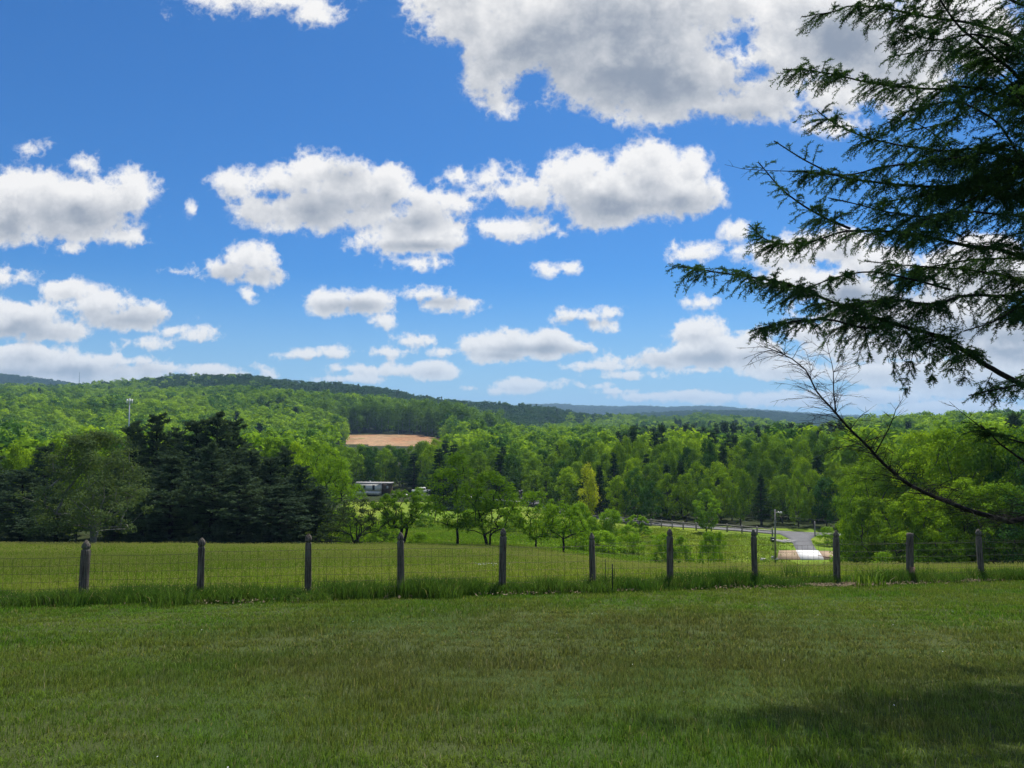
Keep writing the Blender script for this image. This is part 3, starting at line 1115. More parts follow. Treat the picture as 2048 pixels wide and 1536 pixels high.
# ---------------------------------------------------------------- open-grown trees past the brow
SMALL = [
    # px, Y, top row, width px, crown kind, base, trunk r, stems, n, per, label
    (805, 84, 976, 128, 'vase', 0.34, 0.17, 2, 110, 55, 'dark green tree forking low into three limbs beside the fourth fence post'),
    (915, 82, 900, 135, 'oval', 0.20, 0.14, 1, 120, 60, 'tall leafy tree with a straight thin trunk just left of the twin-trunked tree'),
    (978, 81, 938, 135, 'round', 0.22, 0.16, 2, 120, 60, 'twin-trunked tree directly left of the fifth fence post'),
    (1072, 80, 975, 115, 'vase', 0.20, 0.11, 1, 90, 44, 'slender open tree with V-shaped limbs right of the fifth fence post'),
    (1127, 79, 1003, 95, 'round', 0.30, 0.11, 1, 70, 44, 'small round-topped tree with a stubby trunk left of the sixth fence post'),
    (1275, 122, 1028, 62, 'dome', 0.22, 0.10, 2, 60, 40, 'little umbrella-shaped bright tree on thin stems in the green meadow'),
    (1413, 143, 975, 55, 'oval', 0.10, 0.12, 1, 70, 45, 'narrow upright leafy tree standing in front of the rail fence'),
    (662, 100, 905, 110, 'round', 0.16, 0.2, 1, 110, 60, 'round green tree just right of the dark pines'),
    (640, 112, 880, 130, 'oval', 0.16, 0.2, 1, 110, 60, 'tall green tree rising behind the lowest dark pine'),
]
for i, (px, Y, row, wpx, kind, base, tr, st, n, per, lab) in enumerate(SMALL):
    Hh = top_z(row, Y) - gz(by_px(px, Y), Y)
    d = broadleaf(Hh, wpx / F * Y, base, kind, n, per, 0.0023 * Y, R_(80 + i), trunk_r=tr, rc=(0.05, 0.085), inner=0.3, stems=st, kmin=4)
    m_ = 'leaf_bush' if i in (5, 6) else 'leaf_walnut'
    plant_px('broadleaf_tree', species(d, m_, 'bark_dark'), px, Y, row, None, rz=0.0, label=lab)
# dead-looking sprawling pine at the brow
d = broadleaf(6.0, 9.0, 0.10, 'dome', 90, 70, 0.15, R_(99), trunk_r=0.15, rc=(0.05, 0.10), inner=0.25, stems=2, kmin=4)
plant_px('scrubby_tree', species(d, 'leaf_scrub', 'bark_dark'), 712, 82, 992, 175, rz=0.0, label='scrubby dark tree with crooked spreading limbs left of the fourth fence post')

# the yellow-green tree
d = broadleaf(15, 6.5, 0.12, 'column', 110, 46, 0.42, R_(120))
plant_px('yellow_tree', species(d, 'leaf_yellow', 'bark'), 1178, 163, 922, 42, label='narrow yellow tree standing out at the front of the far wood')

# ---------------------------------------------------------------- bushes
BUSHES = [(1150, 100, 1008, 62, 'rounded green bush between the small round tree and the sixth fence post'),
          (1185, 108, 1030, 45, 'low bush right behind the sixth fence post'),
          (690, 104, 1010, 70, 'dark leafy thicket right of the lowest dark pine'),
          (735, 112, 1025, 60, 'low thicket below the white home, left of the fourth post'),
          (775, 118, 1018, 55, 'green thicket below the brown shed'),
          (760, 98, 1045, 60, 'low scrub just left of the tree that forks low'),
          (850, 150, 1012, 40, 'small bush at the left bank of the pond'),
          (840, 90, 1062, 50, 'low scrub right of the tree that forks low'),
          (1020, 130, 1010, 55, 'bright bush between the twin-trunked tree and the slender open tree'),
          (1100, 118, 1002, 60, 'tall bush behind the slender open tree'),
          (1160, 128, 1000, 50, 'pale bush behind the rounded bush'),
          (945, 148, 1015, 50, 'dark bush at the right bank of the pond'),
          (838, 214, 972, 34, 'bush half hiding the white truck'),
          (716, 224, 966, 30, 'leafy bush covering the left end of the white home'),
          (1222, 110, 1012, 58, 'tall bright bush left of the umbrella-shaped tree'),
          (1255, 104, 1045, 60, 'low shrub at the foot of the umbrella-shaped tree'),
          (1205, 101, 1058, 70, 'broad low shrub at the meadow edge right of the sixth fence post'),
          (1325, 96, 1062, 50, 'dark green shrub just left of the seventh fence post'),
          (1362, 96, 1066, 46, 'dark green shrub just right of the seventh fence post'),
          (1418, 92, 1058, 48, 'bushy shrub with a dark base in the bright meadow'),
          (1440, 95, 1056, 30, 'wispy pale shrub touching the dark-based shrub in the meadow'),
          (1655, 128, 1050, 46, 'rounded bush at the right side of the driveway mouth'),
          (1706, 100, 1062, 84, 'large leafy bush right of the driveway behind the ninth fence post'),
          (1712, 104, 1015, 60, 'upright light green shrub above the bush behind the ninth fence post'),
          (1770, 76, 1098, 60, 'low weedy shrub between the ninth and tenth fence posts'),
          (1860, 74, 1080, 110, 'dense green bush right of the tenth fence post'),
          (1930, 73, 1068, 110, 'green bush behind the eleventh fence post'),
          (2000, 72, 1060, 120, 'spreading green bush right of the eleventh fence post'),
          (2060, 70, 1062, 120, 'green bush at the right edge of the view')]
for i, (px, Y, row, wpx, lab) in enumerate(BUSHES):
    plant_px('bush', BUSH[i % 3], px, Y, row, wpx * 1.1, label=lab, cat='bush', group='bushes beyond the field')

# ---------------------------------------------------------------- nearer wood on the right
RIGHT = [(1728, 96, 960, 90), (1740, 90, 925, 110), (1790, 86, 900, 130), (1850, 84, 870, 140), (1900, 80, 846, 150), (1960, 78, 838, 150), (2020, 76, 835, 160), (2090, 74, 840, 170),
         (1820, 78, 980, 120), (1880, 75, 960, 130), (1940, 73, 950, 130), (2010, 71, 955, 140), (2075, 69, 960, 150), (2160, 72, 850, 170), (1760, 104, 880, 110), (1722, 110, 915, 80),
         (1840, 98, 855, 130), (1930, 96, 838, 130), (2050, 90, 832, 150), (1780, 94, 1000, 70)]
RW = [species(broadleaf(13, 9.0, 0.05, k, 95, 130, 0.27, R_(130 + i), rc=(0.055, 0.095), inner=0.55), 'leaf_wood', 'bark') for i, k in enumerate(['round', 'oval', 'round'])]
for i, (px, Y, row, wpx) in enumerate(RIGHT):
    plant_px('broadleaf_tree', RW[i % 3], px, Y, row, wpx * 1.15, label='leafy green tree of the near wood, ' + ['low, in front', 'tall, reaching the skyline', 'of middle height'][0 if row > 920 else 1 if row < 862 else 2] + ', ' + ('behind the ninth post' if px < 1780 else 'behind the tenth post' if px < 1900 else 'behind the eleventh post' if px < 2030 else 'at the right edge'), group='trees of the near wood right of the driveway')

# ---------------------------------------------------------------- the wood along the valley floor, tree by tree
rng = R_(5)


def where(px):
    for lim, s in ((120, 'at the far left'), (300, 'behind the sparse tree'), (480, 'behind the tallest pines'), (660, 'right of the pines'), (790, 'by the white home'), (900, 'right of the shed'), (1040, 'left of the road bend'),
                   (1165, 'left of the yellow tree'), (1300, 'right of the yellow tree'), (1400, 'left of the upright tree'), (1540, 'left of the lamp pole'), (1640, 'above the driveway'), (9999, 'right of the driveway')):
        if px < lim:
            return s


def belt(pxs, ys, tops, n_rows, step_px, sp_choice, name, label, group, wscale=1.0, tall=0.0):
    cnt = 0
    for r in range(n_rows):
        px = pxs[0] + rng.uniform(0, step_px)
        while px < pxs[-1]:
            Y = float(np.interp(px, pxs, ys)) + r * 11 + rng.uniform(-4, 4)
            row0 = float(np.interp(px, pxs, tops))
            X = by_px(px, Y)
            zg = gz(X, Y)
            Hfull = top_z(row0, Y) - zg
            f = [0.62, 0.78, 0.9, 1.0, 1.0][min(r + (5 - n_rows), 4)]
            H = Hfull * (f + rng.uniform(-0.12, 0.08))
            H = min(max(H, 6), 24)
            k, nm, lb, gp_ = sp_choice(px, r)
            lb += ', ' + where(px) + (', front row' if r == 0 else ', second row' if r == 1 else ', farther back')
            plant(nm, k, X, Y, H, (step_px * 1.45 / F * Y) * wscale * rng.uniform(0.85, 1.25), label=lb, group=gp_, rng=rng)
            cnt += 1
            px += step_px * rng.uniform(0.75, 1.25)
    return cnt


def pick_right(px, r):
    if rng.random() < (0.07 if px < 1550 else 0.05):
        return STAND[rng.integers(3)], 'pine_tree', 'dark evergreen in the wood beyond the road', 'evergreens in the wood beyond the rail fence'
    return WOOD[rng.integers(5)], 'broadleaf_tree', 'green tree in the wood beyond the road', 'broadleaf trees beyond the rail fence'


def pick_mid(px, r):
    if rng.random() < 0.10:
        return STAND[rng.integers(3)], 'pine_tree', 'dark evergreen behind the pond', 'evergreens behind the pond'
    return WOOD[rng.integers(5)], 'broadleaf_tree', 'bright green tree behind the pond', 'broadleaf trees behind the pond'


def pick_left(px, r):
    return WOOD[rng.integers(5)], 'broadleaf_tree', 'green tree on the slope', 'broadleaf trees behind the dark pines'


c1 = belt([1040, 1150, 1300, 1500, 1640, 1720], [212, 178, 163, 157, 155, 150], [895, 880, 872, 868, 862, 850], 5, 34, pick_right, '', '', '')
c2 = belt([600, 700, 790, 900, 1040], [185, 262, 262, 225, 222], [888, 885, 886, 878, 892], 3, 34, pick_mid, '', '', '')
c3 = belt([-120, 300, 620], [125, 125, 140], [880, 872, 880], 2, 48, pick_left, '', '', '')
print('individual belt trees', c1, c2, c3)
for (px, Y, row, wpx, k, lab) in [(878, 200, 895, 70, 0, 'very dark evergreen rising beside the white house\'s carport'), (905, 206, 925, 60, 1, 'dark evergreen right of the white vehicle by the pond'),
                                  (1000, 205, 905, 60, 2, 'dark cedar beside the road bend behind the pond')]:
    plant_px('pine_tree', STAND[k], px, Y, row, wpx, label=lab)


# ================================================================== scattered growth (instances of a few shapes)
def proto(me):
    return bpy.data.objects.new(me.name, me)


def scatter(name, pts, rots, scl, ids, meshes, kind='stuff', label=None, parent=None):
    """points that carry copies of the given meshes"""
    pts = np.asarray(pts, dtype=np.float32)
    me = bpy.data.meshes.new(name)
    me.vertices.add(len(pts))
    me.vertices.foreach_set('co', pts.ravel())
    a = me.attributes.new('rot', 'FLOAT_VECTOR', 'POINT')
    a.data.foreach_set('vector', np.asarray(rots, dtype=np.float32).ravel())
    a = me.attributes.new('scl', 'FLOAT_VECTOR', 'POINT')
    a.data.foreach_set('vector', np.asarray(scl, dtype=np.float32).ravel())
    a = me.attributes.new('pick', 'INT', 'POINT')
    a.data.foreach_set('value', np.asarray(ids, dtype=np.int32))
    o = link(bpy.data.objects.new(name, me), parent)
    g = bpy.data.node_groups.new(name, 'GeometryNodeTree')
    g.interface.new_socket("Geometry", in_out='INPUT', socket_type='NodeSocketGeometry')
    g.interface.new_socket("Geometry", in_out='OUTPUT', socket_type='NodeSocketGeometry')
    N = g.nodes
    gi, go = N.new('NodeGroupInput'), N.new('NodeGroupOutput')
    iop = N.new('GeometryNodeInstanceOnPoints')
    mtp = N.new('GeometryNodeMeshToPoints')
    coll = bpy.data.collections.new(name + "_shapes")
    for k, m in enumerate(meshes):
        p = bpy.data.objects.new("%s_%02d" % (name, k), m)
        coll.objects.link(p)
    ci = N.new('GeometryNodeCollectionInfo')
    ci.inputs[0].default_value = coll
    ci.inputs['Separate Children'].default_value = True
    ci.inputs['Reset Children'].default_value = True
    iop.inputs['Pick Instance'].default_value = True

    def na(nm, dt):
        q = N.new('GeometryNodeInputNamedAttribute')
        q.data_type = dt
        q.inputs[0].default_value = nm
        return q.outputs[0]
    e2r = N.new('FunctionNodeEulerToRotation')
    L = g.links
    L.new(gi.outputs[0], mtp.inputs[0])
    L.new(mtp.outputs[0], iop.inputs['Points'])
    L.new(ci.outputs[0], iop.inputs['Instance'])
    L.new(na('pick', 'INT'), iop.inputs['Instance Index'])
    L.new(na('rot', 'FLOAT_VECTOR'), e2r.inputs[0])
    L.new(e2r.outputs[0], iop.inputs['Rotation'])
    L.new(na('scl', 'FLOAT_VECTOR'), iop.inputs['Scale'])
    L.new(iop.outputs[0], go.inputs[0])
    md = o.modifiers.new("scatter", 'NODES')
    md.node_group = g
    tag(o, label, None, None, kind)
    return o


# ---- woods on the hills
def low_tree(H, Wd, kind, n, per, leaf, seed, mat):
    v, q, t, _ = broadleaf(H, Wd, 0.12, kind, n, per, leaf, R_(seed), wood=False, rc=(0.09, 0.15))
    mb = MB()
    mb.tube([(0, 0, -1.5), (0, 0, H * 0.5)], [H * 0.014, H * 0.008], 4, cap=False)
    v2 = np.concatenate(mb.v)
    f2 = np.concatenate(mb.q)
    me = mesh_np('tree', np.concatenate([v, v2]), np.concatenate([q, f2 + len(v)]), [MAT[mat], MAT['bark_pale']], attr={'tint': np.concatenate([t, np.zeros(len(v2))])},
                 midx=np.concatenate([np.zeros(len(q)), np.ones(len(f2))]))
    return me


def low_pine(H, Wd, seed, mat):
    v, q, t, mb = pine_mesh(H, Wd, R_(seed), whorls=10, per_whorl=5, tufts=4, sl=7, size=1.1, width=0.2)
    return mesh_np('tree', v, q, MAT[mat], attr={'tint': t})


HILL = [low_tree(15, 10.5, k, 34, 26, 1.0, 200 + i, 'leaf_hill') for i, k in enumerate(['round', 'oval', 'round', 'dome', 'oval'])]
RIDGE = [low_tree(14, 11, k, 22, 18, 1.35, 220 + i, 'leaf_ridge_shade') for i, k in enumerate(['round', 'oval', 'round'])]
SPUR = [low_tree(19, 6.5, 'oval', 34, 26, 0.85, 240 + i, 'leaf_spur') for i in range(3)]
CONE = [low_pine(16, 6, 260 + i, 'needle_stand') for i in range(3)]


def hill_points(y0, y1, step, px0=-260, px1=2320, seed=1):
    rg = R_(seed)
    pts = []
    y = y0
    while y < y1:
        dx_ = step
        x0, x1 = (px0 - 1024) / F * y, (px1 - 1024) / F * y
        xs = np.arange(x0, x1, dx_)
        xs = xs + rg.uniform(-0.45, 0.45, len(xs)) * step
        ys = y + rg.uniform(-0.45, 0.45, len(xs)) * step
        pts.append(np.stack([xs, ys], axis=1))
        y += step * 0.9
    return np.concatenate(pts)


P = np.concatenate([hill_points(145, 330, 8.0, seed=1), hill_points(330, 620, 8.0, seed=2), hill_points(620, 1000, 8.8, seed=3), hill_points(1000, 1330, 9.5, seed=4)])
ppx, pyf = polar(P[:, 0], P[:, 1])
keep = np.ones(len(P), bool)
wf = np.interp(ppx, [-400, 500, 620, 700, 1040, 1250, 1500, 1660, 1700, 2400], [150, 155, 200, 292, 262, 222, 214, 208, 165, 120])
keep &= pyf > wf
keep &= ~((ppx > 684) & (ppx < 896) & (pyf > 492) & (pyf < np.interp(ppx, [684, 700, 760, 840, 896], [566, 588, 590, 582, 566])))
keep &= ~((ppx > 640) & (ppx < 920) & (pyf > 285) & (pyf < 493))
P, ppx, pyf = P[keep], ppx[keep], pyf[keep]
Z = ground(P[:, 0], P[:, 1])
rg = R_(9)
n = len(P)
spur = (pyf > 560) & (pyf < 640) & (ppx > 640) & (ppx < 1000)
crest_shade = pyf > np.interp(ppx, [-300, 250, 320, 620, 900, 1100, 1300], [1290, 1230, 1030, 1000, 880, 950, 1330]) + rg.normal(0, 60, n) + 170 * fbm(P[:, 0], P[:, 1], 260, 3)  # upper hill takes the darker leaves in place of a cloud's shadow
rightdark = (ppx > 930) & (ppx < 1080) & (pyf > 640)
cone = (ppx > 1230) & (ppx < 1700) & (pyf > 205) & (pyf < 900) & (rg.random(n) < np.interp(fbm(P[:, 0], P[:, 1], 120, 2), [-0.3, 0.25], [0.05, 0.60]))
cone |= rg.random(n) < 0.018
typ = np.where(cone, 3, np.where(spur, 2, np.where((crest_shade | rightdark), 1, 0)))
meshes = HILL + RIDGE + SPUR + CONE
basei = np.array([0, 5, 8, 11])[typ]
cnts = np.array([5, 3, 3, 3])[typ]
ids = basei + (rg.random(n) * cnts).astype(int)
sc = rg.uniform(0.68, 1.32, n)
# the wood is uneven: taller and shorter stands
sc *= 1 + 0.30 * fbm(P[:, 0], P[:, 1], 55, 3)
S = np.stack([sc * rg.uniform(0.9, 1.2, n), sc * rg.uniform(0.9, 1.2, n), sc], axis=1)
Rt = np.stack([np.zeros(n), np.zeros(n), rg.random(n) * 6.28], axis=1)
pts = np.stack([P[:, 0], P[:, 1], Z - 0.3], axis=1)
print('hill trees', n)
front_part = pyf < 330
hill_part = (pyf >= 330) & ~((typ == 2))
scatter('valley_wood', pts[front_part], Rt[front_part], S[front_part], ids[front_part], meshes, label='continuous green wood filling the valley floor behind the front trees')
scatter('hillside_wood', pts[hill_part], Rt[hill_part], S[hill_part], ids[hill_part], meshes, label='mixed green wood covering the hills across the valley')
sp_ = typ == 2
scatter('tall_wood_edge', pts[sp_], Rt[sp_], S[sp_], ids[sp_], meshes, label='tall dark trees with bare trunks along the upper edge of the soil clearing')
# far ridge
P = hill_points(2080, 2560, 15, seed=6)
ppx, pyf = polar(P[:, 0], P[:, 1])
Z = ground(P[:, 0], P[:, 1])
n = len(P)
sc = rg.uniform(0.9, 1.5, n)
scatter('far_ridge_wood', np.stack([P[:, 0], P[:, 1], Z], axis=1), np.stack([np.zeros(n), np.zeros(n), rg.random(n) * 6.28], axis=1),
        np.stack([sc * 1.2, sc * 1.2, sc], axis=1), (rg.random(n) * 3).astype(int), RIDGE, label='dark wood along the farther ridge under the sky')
# farthest ridge
P = hill_points(4000, 5100, 30, px0=900, px1=2300, seed=8)
Z = ground(P[:, 0], P[:, 1])
n = len(P)
sc = rg.uniform(1.0, 2.0, n)
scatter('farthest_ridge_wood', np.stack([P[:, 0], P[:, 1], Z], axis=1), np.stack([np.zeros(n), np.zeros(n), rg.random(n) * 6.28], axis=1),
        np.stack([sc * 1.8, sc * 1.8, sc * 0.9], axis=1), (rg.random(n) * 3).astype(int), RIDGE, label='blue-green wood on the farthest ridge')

# ================================================================== grass
def blade_patch(size, n, h, wd, seed, mat, lean=0.45, seg=2, heads=0.0, clump=0.0, bare=0.0):
    """a patch of single bent blades"""
    rg = R_(seed)
    x = rg.uniform(-size / 2, size / 2, n)
    y = rg.uniform(-size / 2, size / 2, n)
    if clump:
        k = max(3, int(n / 14))
        cx, cy_ = rg.uniform(-size / 2, size / 2, k), rg.uniform(-size / 2, size / 2, k)
        j = rg.integers(0, k, n)
        m = rg.random(n) < clump
        x = np.where(m, cx[j] + rg.normal(0, 0.035 * (h / 0.08) ** 0.5, n), x)
        y = np.where(m, cy_[j] + rg.normal(0, 0.035 * (h / 0.08) ** 0.5, n), y)
    L = h * rg.uniform(0.45, 1.25, n)
    a = rg.random(n) * 6.283
    ln = lean * rg.uniform(0.2, 1.3, n)
    ww = wd * rg.uniform(0.7, 1.3, n) / 2
    f = rg.random(n) * 6.283
    sx, sy = np.cos(f), np.sin(f)
    dx_, dy_ = np.cos(a) * ln * L, np.sin(a) * ln * L
    p0 = np.stack([x, y, np.full(n, -0.01)], 1)
    p1 = np.stack([x + dx_ * 0.32, y + dy_ * 0.32, L * 0.58], 1)
    p2 = np.stack([x + dx_, y + dy_, L * (1 - 0.25 * ln)], 1)
    s = np.stack([sx, sy, np.zeros(n)], 1) * ww[:, None]
    v = np.stack([p0 - s, p0 + s, p1 + s * 0.8, p1 - s * 0.8, p2], axis=1).reshape(-1, 3)
    b = np.arange(n)[:, None] * 5
    q = b + np.array([[0, 1, 2, 3]])
    t = b + np.array([[3, 2, 4]])
    tint = np.repeat(rg.random(n), 5)
    faces = [q, t]
    mi = np.zeros(2 * n, int)
    if heads:
        k = int(n * heads)
        jj = rg.integers(0, n, k)
        top = p2[jj] + np.array([0, 0, h * 0.25])
        hl, hw = h * 0.16, wd * 0.9
        st = np.stack([p1[jj] - [wd * 0.2, 0, 0], p1[jj] + [wd * 0.2, 0, 0], top], axis=1).reshape(-1, 3)
        hd = np.stack([top, top + [hw, 0, hl * 0.5], top + [0, 0, hl], top - [hw, 0, -hl * 0.5]], axis=1).reshape(-1, 3)
        nb = len(v)
        v = np.concatenate([v, st, hd])
        f1 = nb + np.arange(k * 3).reshape(k, 3)
        f2 = nb + k * 3 + np.arange(k * 4).reshape(k, 4)
        faces = [q, f2, np.concatenate([t, f1])]
        mi = np.concatenate([np.zeros(n), np.ones(k), np.zeros(n), np.ones(k)])
        tint = np.concatenate([tint, rg.random(k * 7)])
    return mesh_np('grass_patch', v, faces, [MAT[mat], MAT['straw']], attr={'tint': tint}, midx=mi)


def grass_mat(name, c1, c2, c3, scale=0.5, trans=0.35, straw=0.0, worn=None):
    """blade colour drifts over the ground in patches and differs from blade to blade"""
    m, n = new_mat(name)
    t = attr(n, 'tint')
    pos = geo_pos(n)
    a = n.noise(pos, scale, 4.0, 0.6)
    b = n.noise(pos, scale * 5.5, 3.0, 0.6)
    if worn is not None:
        q = n.v('MULTIPLY_ADD', pos, (1 / worn[2], 1 / worn[3], 0), (-worn[0] / worn[2], -worn[1] / worn[3], 0))
        wf = n.smooth(n.m('ADD', n.v('LENGTH', q, out=1), n.m('MULTIPLY_ADD', b, 1.6, -0.8)), 0.5, 1.35, 0.62, 0.0)
    col = n.mix(n.smooth(a, 0.36, 0.64), c1, c2)
    col = n.mix(n.smooth(b, 0.50, 0.72, 0.0, 0.8), col, c3)
    if worn is not None:
        col = n.mix(wf, col, (0.175, 0.165, 0.085))
    col = n.mix(1.0, col, n.mix(t, (0.45, 0.48, 0.45), (1.6, 1.55, 1.5)), 'MULTIPLY')
    if straw:
        col = n.mix(n.m('GREATER_THAN', t, 1 - straw), col, (0.36, 0.32, 0.17))
    d = n.t.nodes.new('ShaderNodeBsdfDiffuse')
    n.put(d.inputs[0], col)
    tr = n.t.nodes.new('ShaderNodeBsdfTranslucent')
    n.put(tr.inputs[0], n.mix(1.0, col, (1.2, 1.2, 0.6), 'MULTIPLY'))
    mx = n.t.nodes.new('ShaderNodeMixShader')
    mx.inputs[0].default_value = trans
    m.node_tree.links.new(d.outputs[0], mx.inputs[1])
    m.node_tree.links.new(tr.outputs[0], mx.inputs[2])
    out_surface(m, n, mx.outputs[0])
    return m


MAT['blade_lawn'] = grass_mat('blade_lawn', (0.115, 0.235, 0.030), (0.175, 0.240, 0.046), (0.165, 0.190, 0.058), 0.45, straw=0.04, worn=(1.8, 10.5, 6.5, 4.2))
MAT['blade_field'] = grass_mat('blade_field', (0.195, 0.30, 0.034), (0.27, 0.34, 0.056), (0.155, 0.265, 0.034), 0.16, straw=0.05)
MAT['blade_edge'] = grass_mat('blade_edge', (0.065, 0.150, 0.028), (0.100, 0.185, 0.036), (0.14, 0.19, 0.05), 0.8, straw=0.02)
MAT['straw'] = leaf_mat('straw', (0.24, 0.27, 0.10), (0.42, 0.42, 0.20), trans=0.45)


def grass_scatter(name, pts, meshes, seed, label, smin=0.8, smax=1.25, zs=None):
    rg = R_(seed)
    n = len(pts)
    z = ground(pts[:, 0], pts[:, 1])
    s = rg.uniform(smin, smax, n)
    zz = s if zs is None else s * zs
    e = 0.6
    sy = (ground(pts[:, 0], pts[:, 1] + e) - ground(pts[:, 0], pts[:, 1] - e)) / (2 * e)
    sx = (ground(pts[:, 0] + e, pts[:, 1]) - ground(pts[:, 0] - e, pts[:, 1])) / (2 * e)
    scatter(name, np.stack([pts[:, 0], pts[:, 1], z], 1), np.stack([np.arctan(sy), -np.arctan(sx), np.zeros(n)], 1),
            np.stack([s * rg.choice([-1, 1], n), s * rg.choice([-1, 1], n), zz], 1), rg.integers(0, len(meshes), n), meshes, label=label)


def area_points(y0, y1, step, margin=1.2, seed=1, k=0.68, jit=0.12):
    rg = R_(seed)
    out = []
    y = y0
    while y < y1:
        h = k * y + margin
        xs = np.arange(-h, h, step)
        out.append(np.stack([xs + rg.uniform(-jit, jit, len(xs)) * step, y + rg.uniform(-jit, jit, len(xs)) * step], 1))
        y += step
    return np.concatenate(out)


# mown lawn
lp = [blade_patch(0.62, 620, 0.062, 0.0052, 300 + i, 'blade_lawn', lean=0.85, clump=0.45) for i in range(5)]
p = area_points(3.6, 9.6, 0.50, seed=11)
lp2 = [blade_patch(1.0, 800, 0.064, 0.0085, 310 + i, 'blade_lawn', lean=0.85, clump=0.5) for i in range(4)]
p2 = area_points(9.2, 22.5, 0.80, seed=12)
px_, yf_ = polar(p2[:, 0], p2[:, 1])
p2 = p2[yf_ < fence_y(px_) - 0.35]
grass_scatter('lawn_grass', p, lp, 1, 'short mown lawn grass in the foreground with paler worn patches', zs=0.95 + 0.55 * vnoise(p[:, 0] + 50, p[:, 1], 0.9))
grass_scatter('lawn_grass', p2, lp2, 2, 'short mown lawn grass farther back towards the wire fence', zs=0.95 + 0.5 * vnoise(p2[:, 0] + 50, p2[:, 1], 1.3))
# tall meadow grass beyond the fence
fp = [blade_patch(1.7, 1000, 0.23, 0.013, 320 + i, 'blade_field', lean=0.55, clump=0.3, heads=0.05) for i in range(4)]
p3 = area_points(14.5, 40, 1.30, seed=13)
px_, yf_ = polar(p3[:, 0], p3[:, 1])
p3 = p3[yf_ > fence_y(px_) + 0.8]
fp2 = [blade_patch(3.4, 1500, 0.25, 0.030, 330 + i, 'blade_field', lean=0.5, clump=0.3, heads=0.06) for i in range(4)]
p4 = area_points(40, 82, 2.7, seed=14)
px_, yf_ = polar(p4[:, 0], p4[:, 1])
p4 = p4[yf_ < np.interp(px_, [1000, 1300, 1450], [82, 56, 54])]
grass_scatter('field_grass', p3, fp, 3, 'unmown yellow-green meadow grass beyond the wire fence')
grass_scatter('field_grass', p4, fp2, 4, 'tall meadow grass with pale seed heads along the brow of the field')
# sunny meadow in the valley
MAT['blade_valley'] = grass_mat('blade_valley', (0.15, 0.26, 0.024), (0.23, 0.30, 0.040), (0.11, 0.19, 0.024), 0.05, straw=0.04)
vp = [blade_patch(5.0, 600, 0.17, 0.06, 340 + i, 'blade_valley', lean=0.6, clump=0.5) for i in range(3)]
p5 = area_points(54, 165, 2.6, seed=16, jit=0.45)
px_, yf_ = polar(p5[:, 0], p5[:, 1])
p5 = p5[(yf_ > np.interp(px_, [1000, 1300, 1450], [80, 57, 55])) & (px_ > 600) & (px_ < 1720) & ~((px_ > 1560) & (yf_ > 98)) & (yf_ < np.interp(px_, [900, 1100, 1300, 1600], [165, 160, 150, 132]))]
grass_scatter('valley_grass', p5, vp, 6, 'sunlit bright green meadow grass in the valley beyond the field')
# uncut strip along the fence
rg = R_(15)
n = 1150
fpx = rg.uniform(-150, 2250, n)
yy = fence_y(fpx) + rg.normal(0.0, 0.27, n)
dens = vnoise(fpx, fpx * 0, 45)
keep_ = rg.random(n) < np.clip(0.85 + dens * 0.55, 0.25, 1) * np.interp(fpx, [1500, 1600, 1900, 2000], [1, 0.40, 0.4, 1])
fpx, yy = fpx[keep_], yy[keep_]
ep = [blade_patch(0.55, 260, 0.34, 0.010, 350 + i, 'blade_edge', lean=0.6, clump=0.5, heads=0.01) for i in range(5)]
pe = np.stack([(fpx - 1024) / F * yy, yy], 1)
hs = np.clip(0.70 + vnoise(pe[:, 0], pe[:, 1], 1.1) * 0.32 + rg.normal(0, 0.12, len(pe)), 0.28, 1.5)
grass_scatter('fence_line_grass', pe, ep, 5, 'uncut dark green grass growing through the foot of the wire fence', zs=hs)

# dead leaves lying under the fence
MAT['dead_leaf'] = leaf_mat('dead_leaf', (0.12, 0.085, 0.05), (0.36, 0.30, 0.20), trans=0.1)
n = 3000
u = rg.random(n)
lpx = np.where(u < 0.62, rg.normal(1650, 110, n), np.where(u < 0.70, rg.uniform(1850, 2000, n), np.where(u < 0.80, rg.normal(480, 60, n), np.where(u < 0.93, rg.uniform(950, 1280, n), rg.uniform(250, 2000, n)))))
ly = fence_y(lpx) - 0.22 - np.abs(rg.normal(0.20, 0.22, n))
C = np.stack([(lpx - 1024) / F * ly, ly, ground((lpx - 1024) / F * ly, ly) + rg.uniform(0.03, 0.09, n)], 1)
v, q, t = cards(C, np.tile([0, -0.3, 0.8], (n, 1)), rg.uniform(0.035, 0.085, n), 0.55, rg, fold=0.8)
tag(obj_np('fallen_leaves', v, q, MAT['dead_leaf'], attr={'tint': t}), 'dry brown leaves drifted along the foot of the wire fence', kind='stuff')
# clippings and little white flowers in the lawn
MAT['white_petal'] = plain_mat('white_petal', (0.62, 0.62, 0.58), (0.75, 0.75, 0.72), 5.0)
n = 28
X_ = rg.uniform(-9, 9, n)
Y_ = rg.uniform(4.5, 15, n)
C = np.stack([X_, Y_, ground(X_, Y_) + 0.055], 1)
v, q, t = cards(C, np.tile([0, -0.3, 1.0], (n, 1)), rg.uniform(0.010, 0.018, n), 0.9, rg)
tag(obj_np('clover_flowers', v, q, MAT['white_petal']), 'tiny white clover flowers dotted over the lawn', kind='stuff')
C = np.stack([rg.normal(3.2, 0.35, 26), rg.normal(20.8, 0.4, 26)], 1)
C = np.column_stack([C[:, 0] - 3.9, C[:, 1] + 5, ground(C[:, 0] - 3.9, C[:, 1] + 5) + 0.26])
v, q, t = cards(C, np.tile([0, -0.3, 1.0], (26, 1)), 0.035, 0.9, rg)
tag(obj_np('white_wildflowers', v, q, MAT['white_petal']), 'white wildflower heads in the field grass right of the fifth post', kind='stuff')
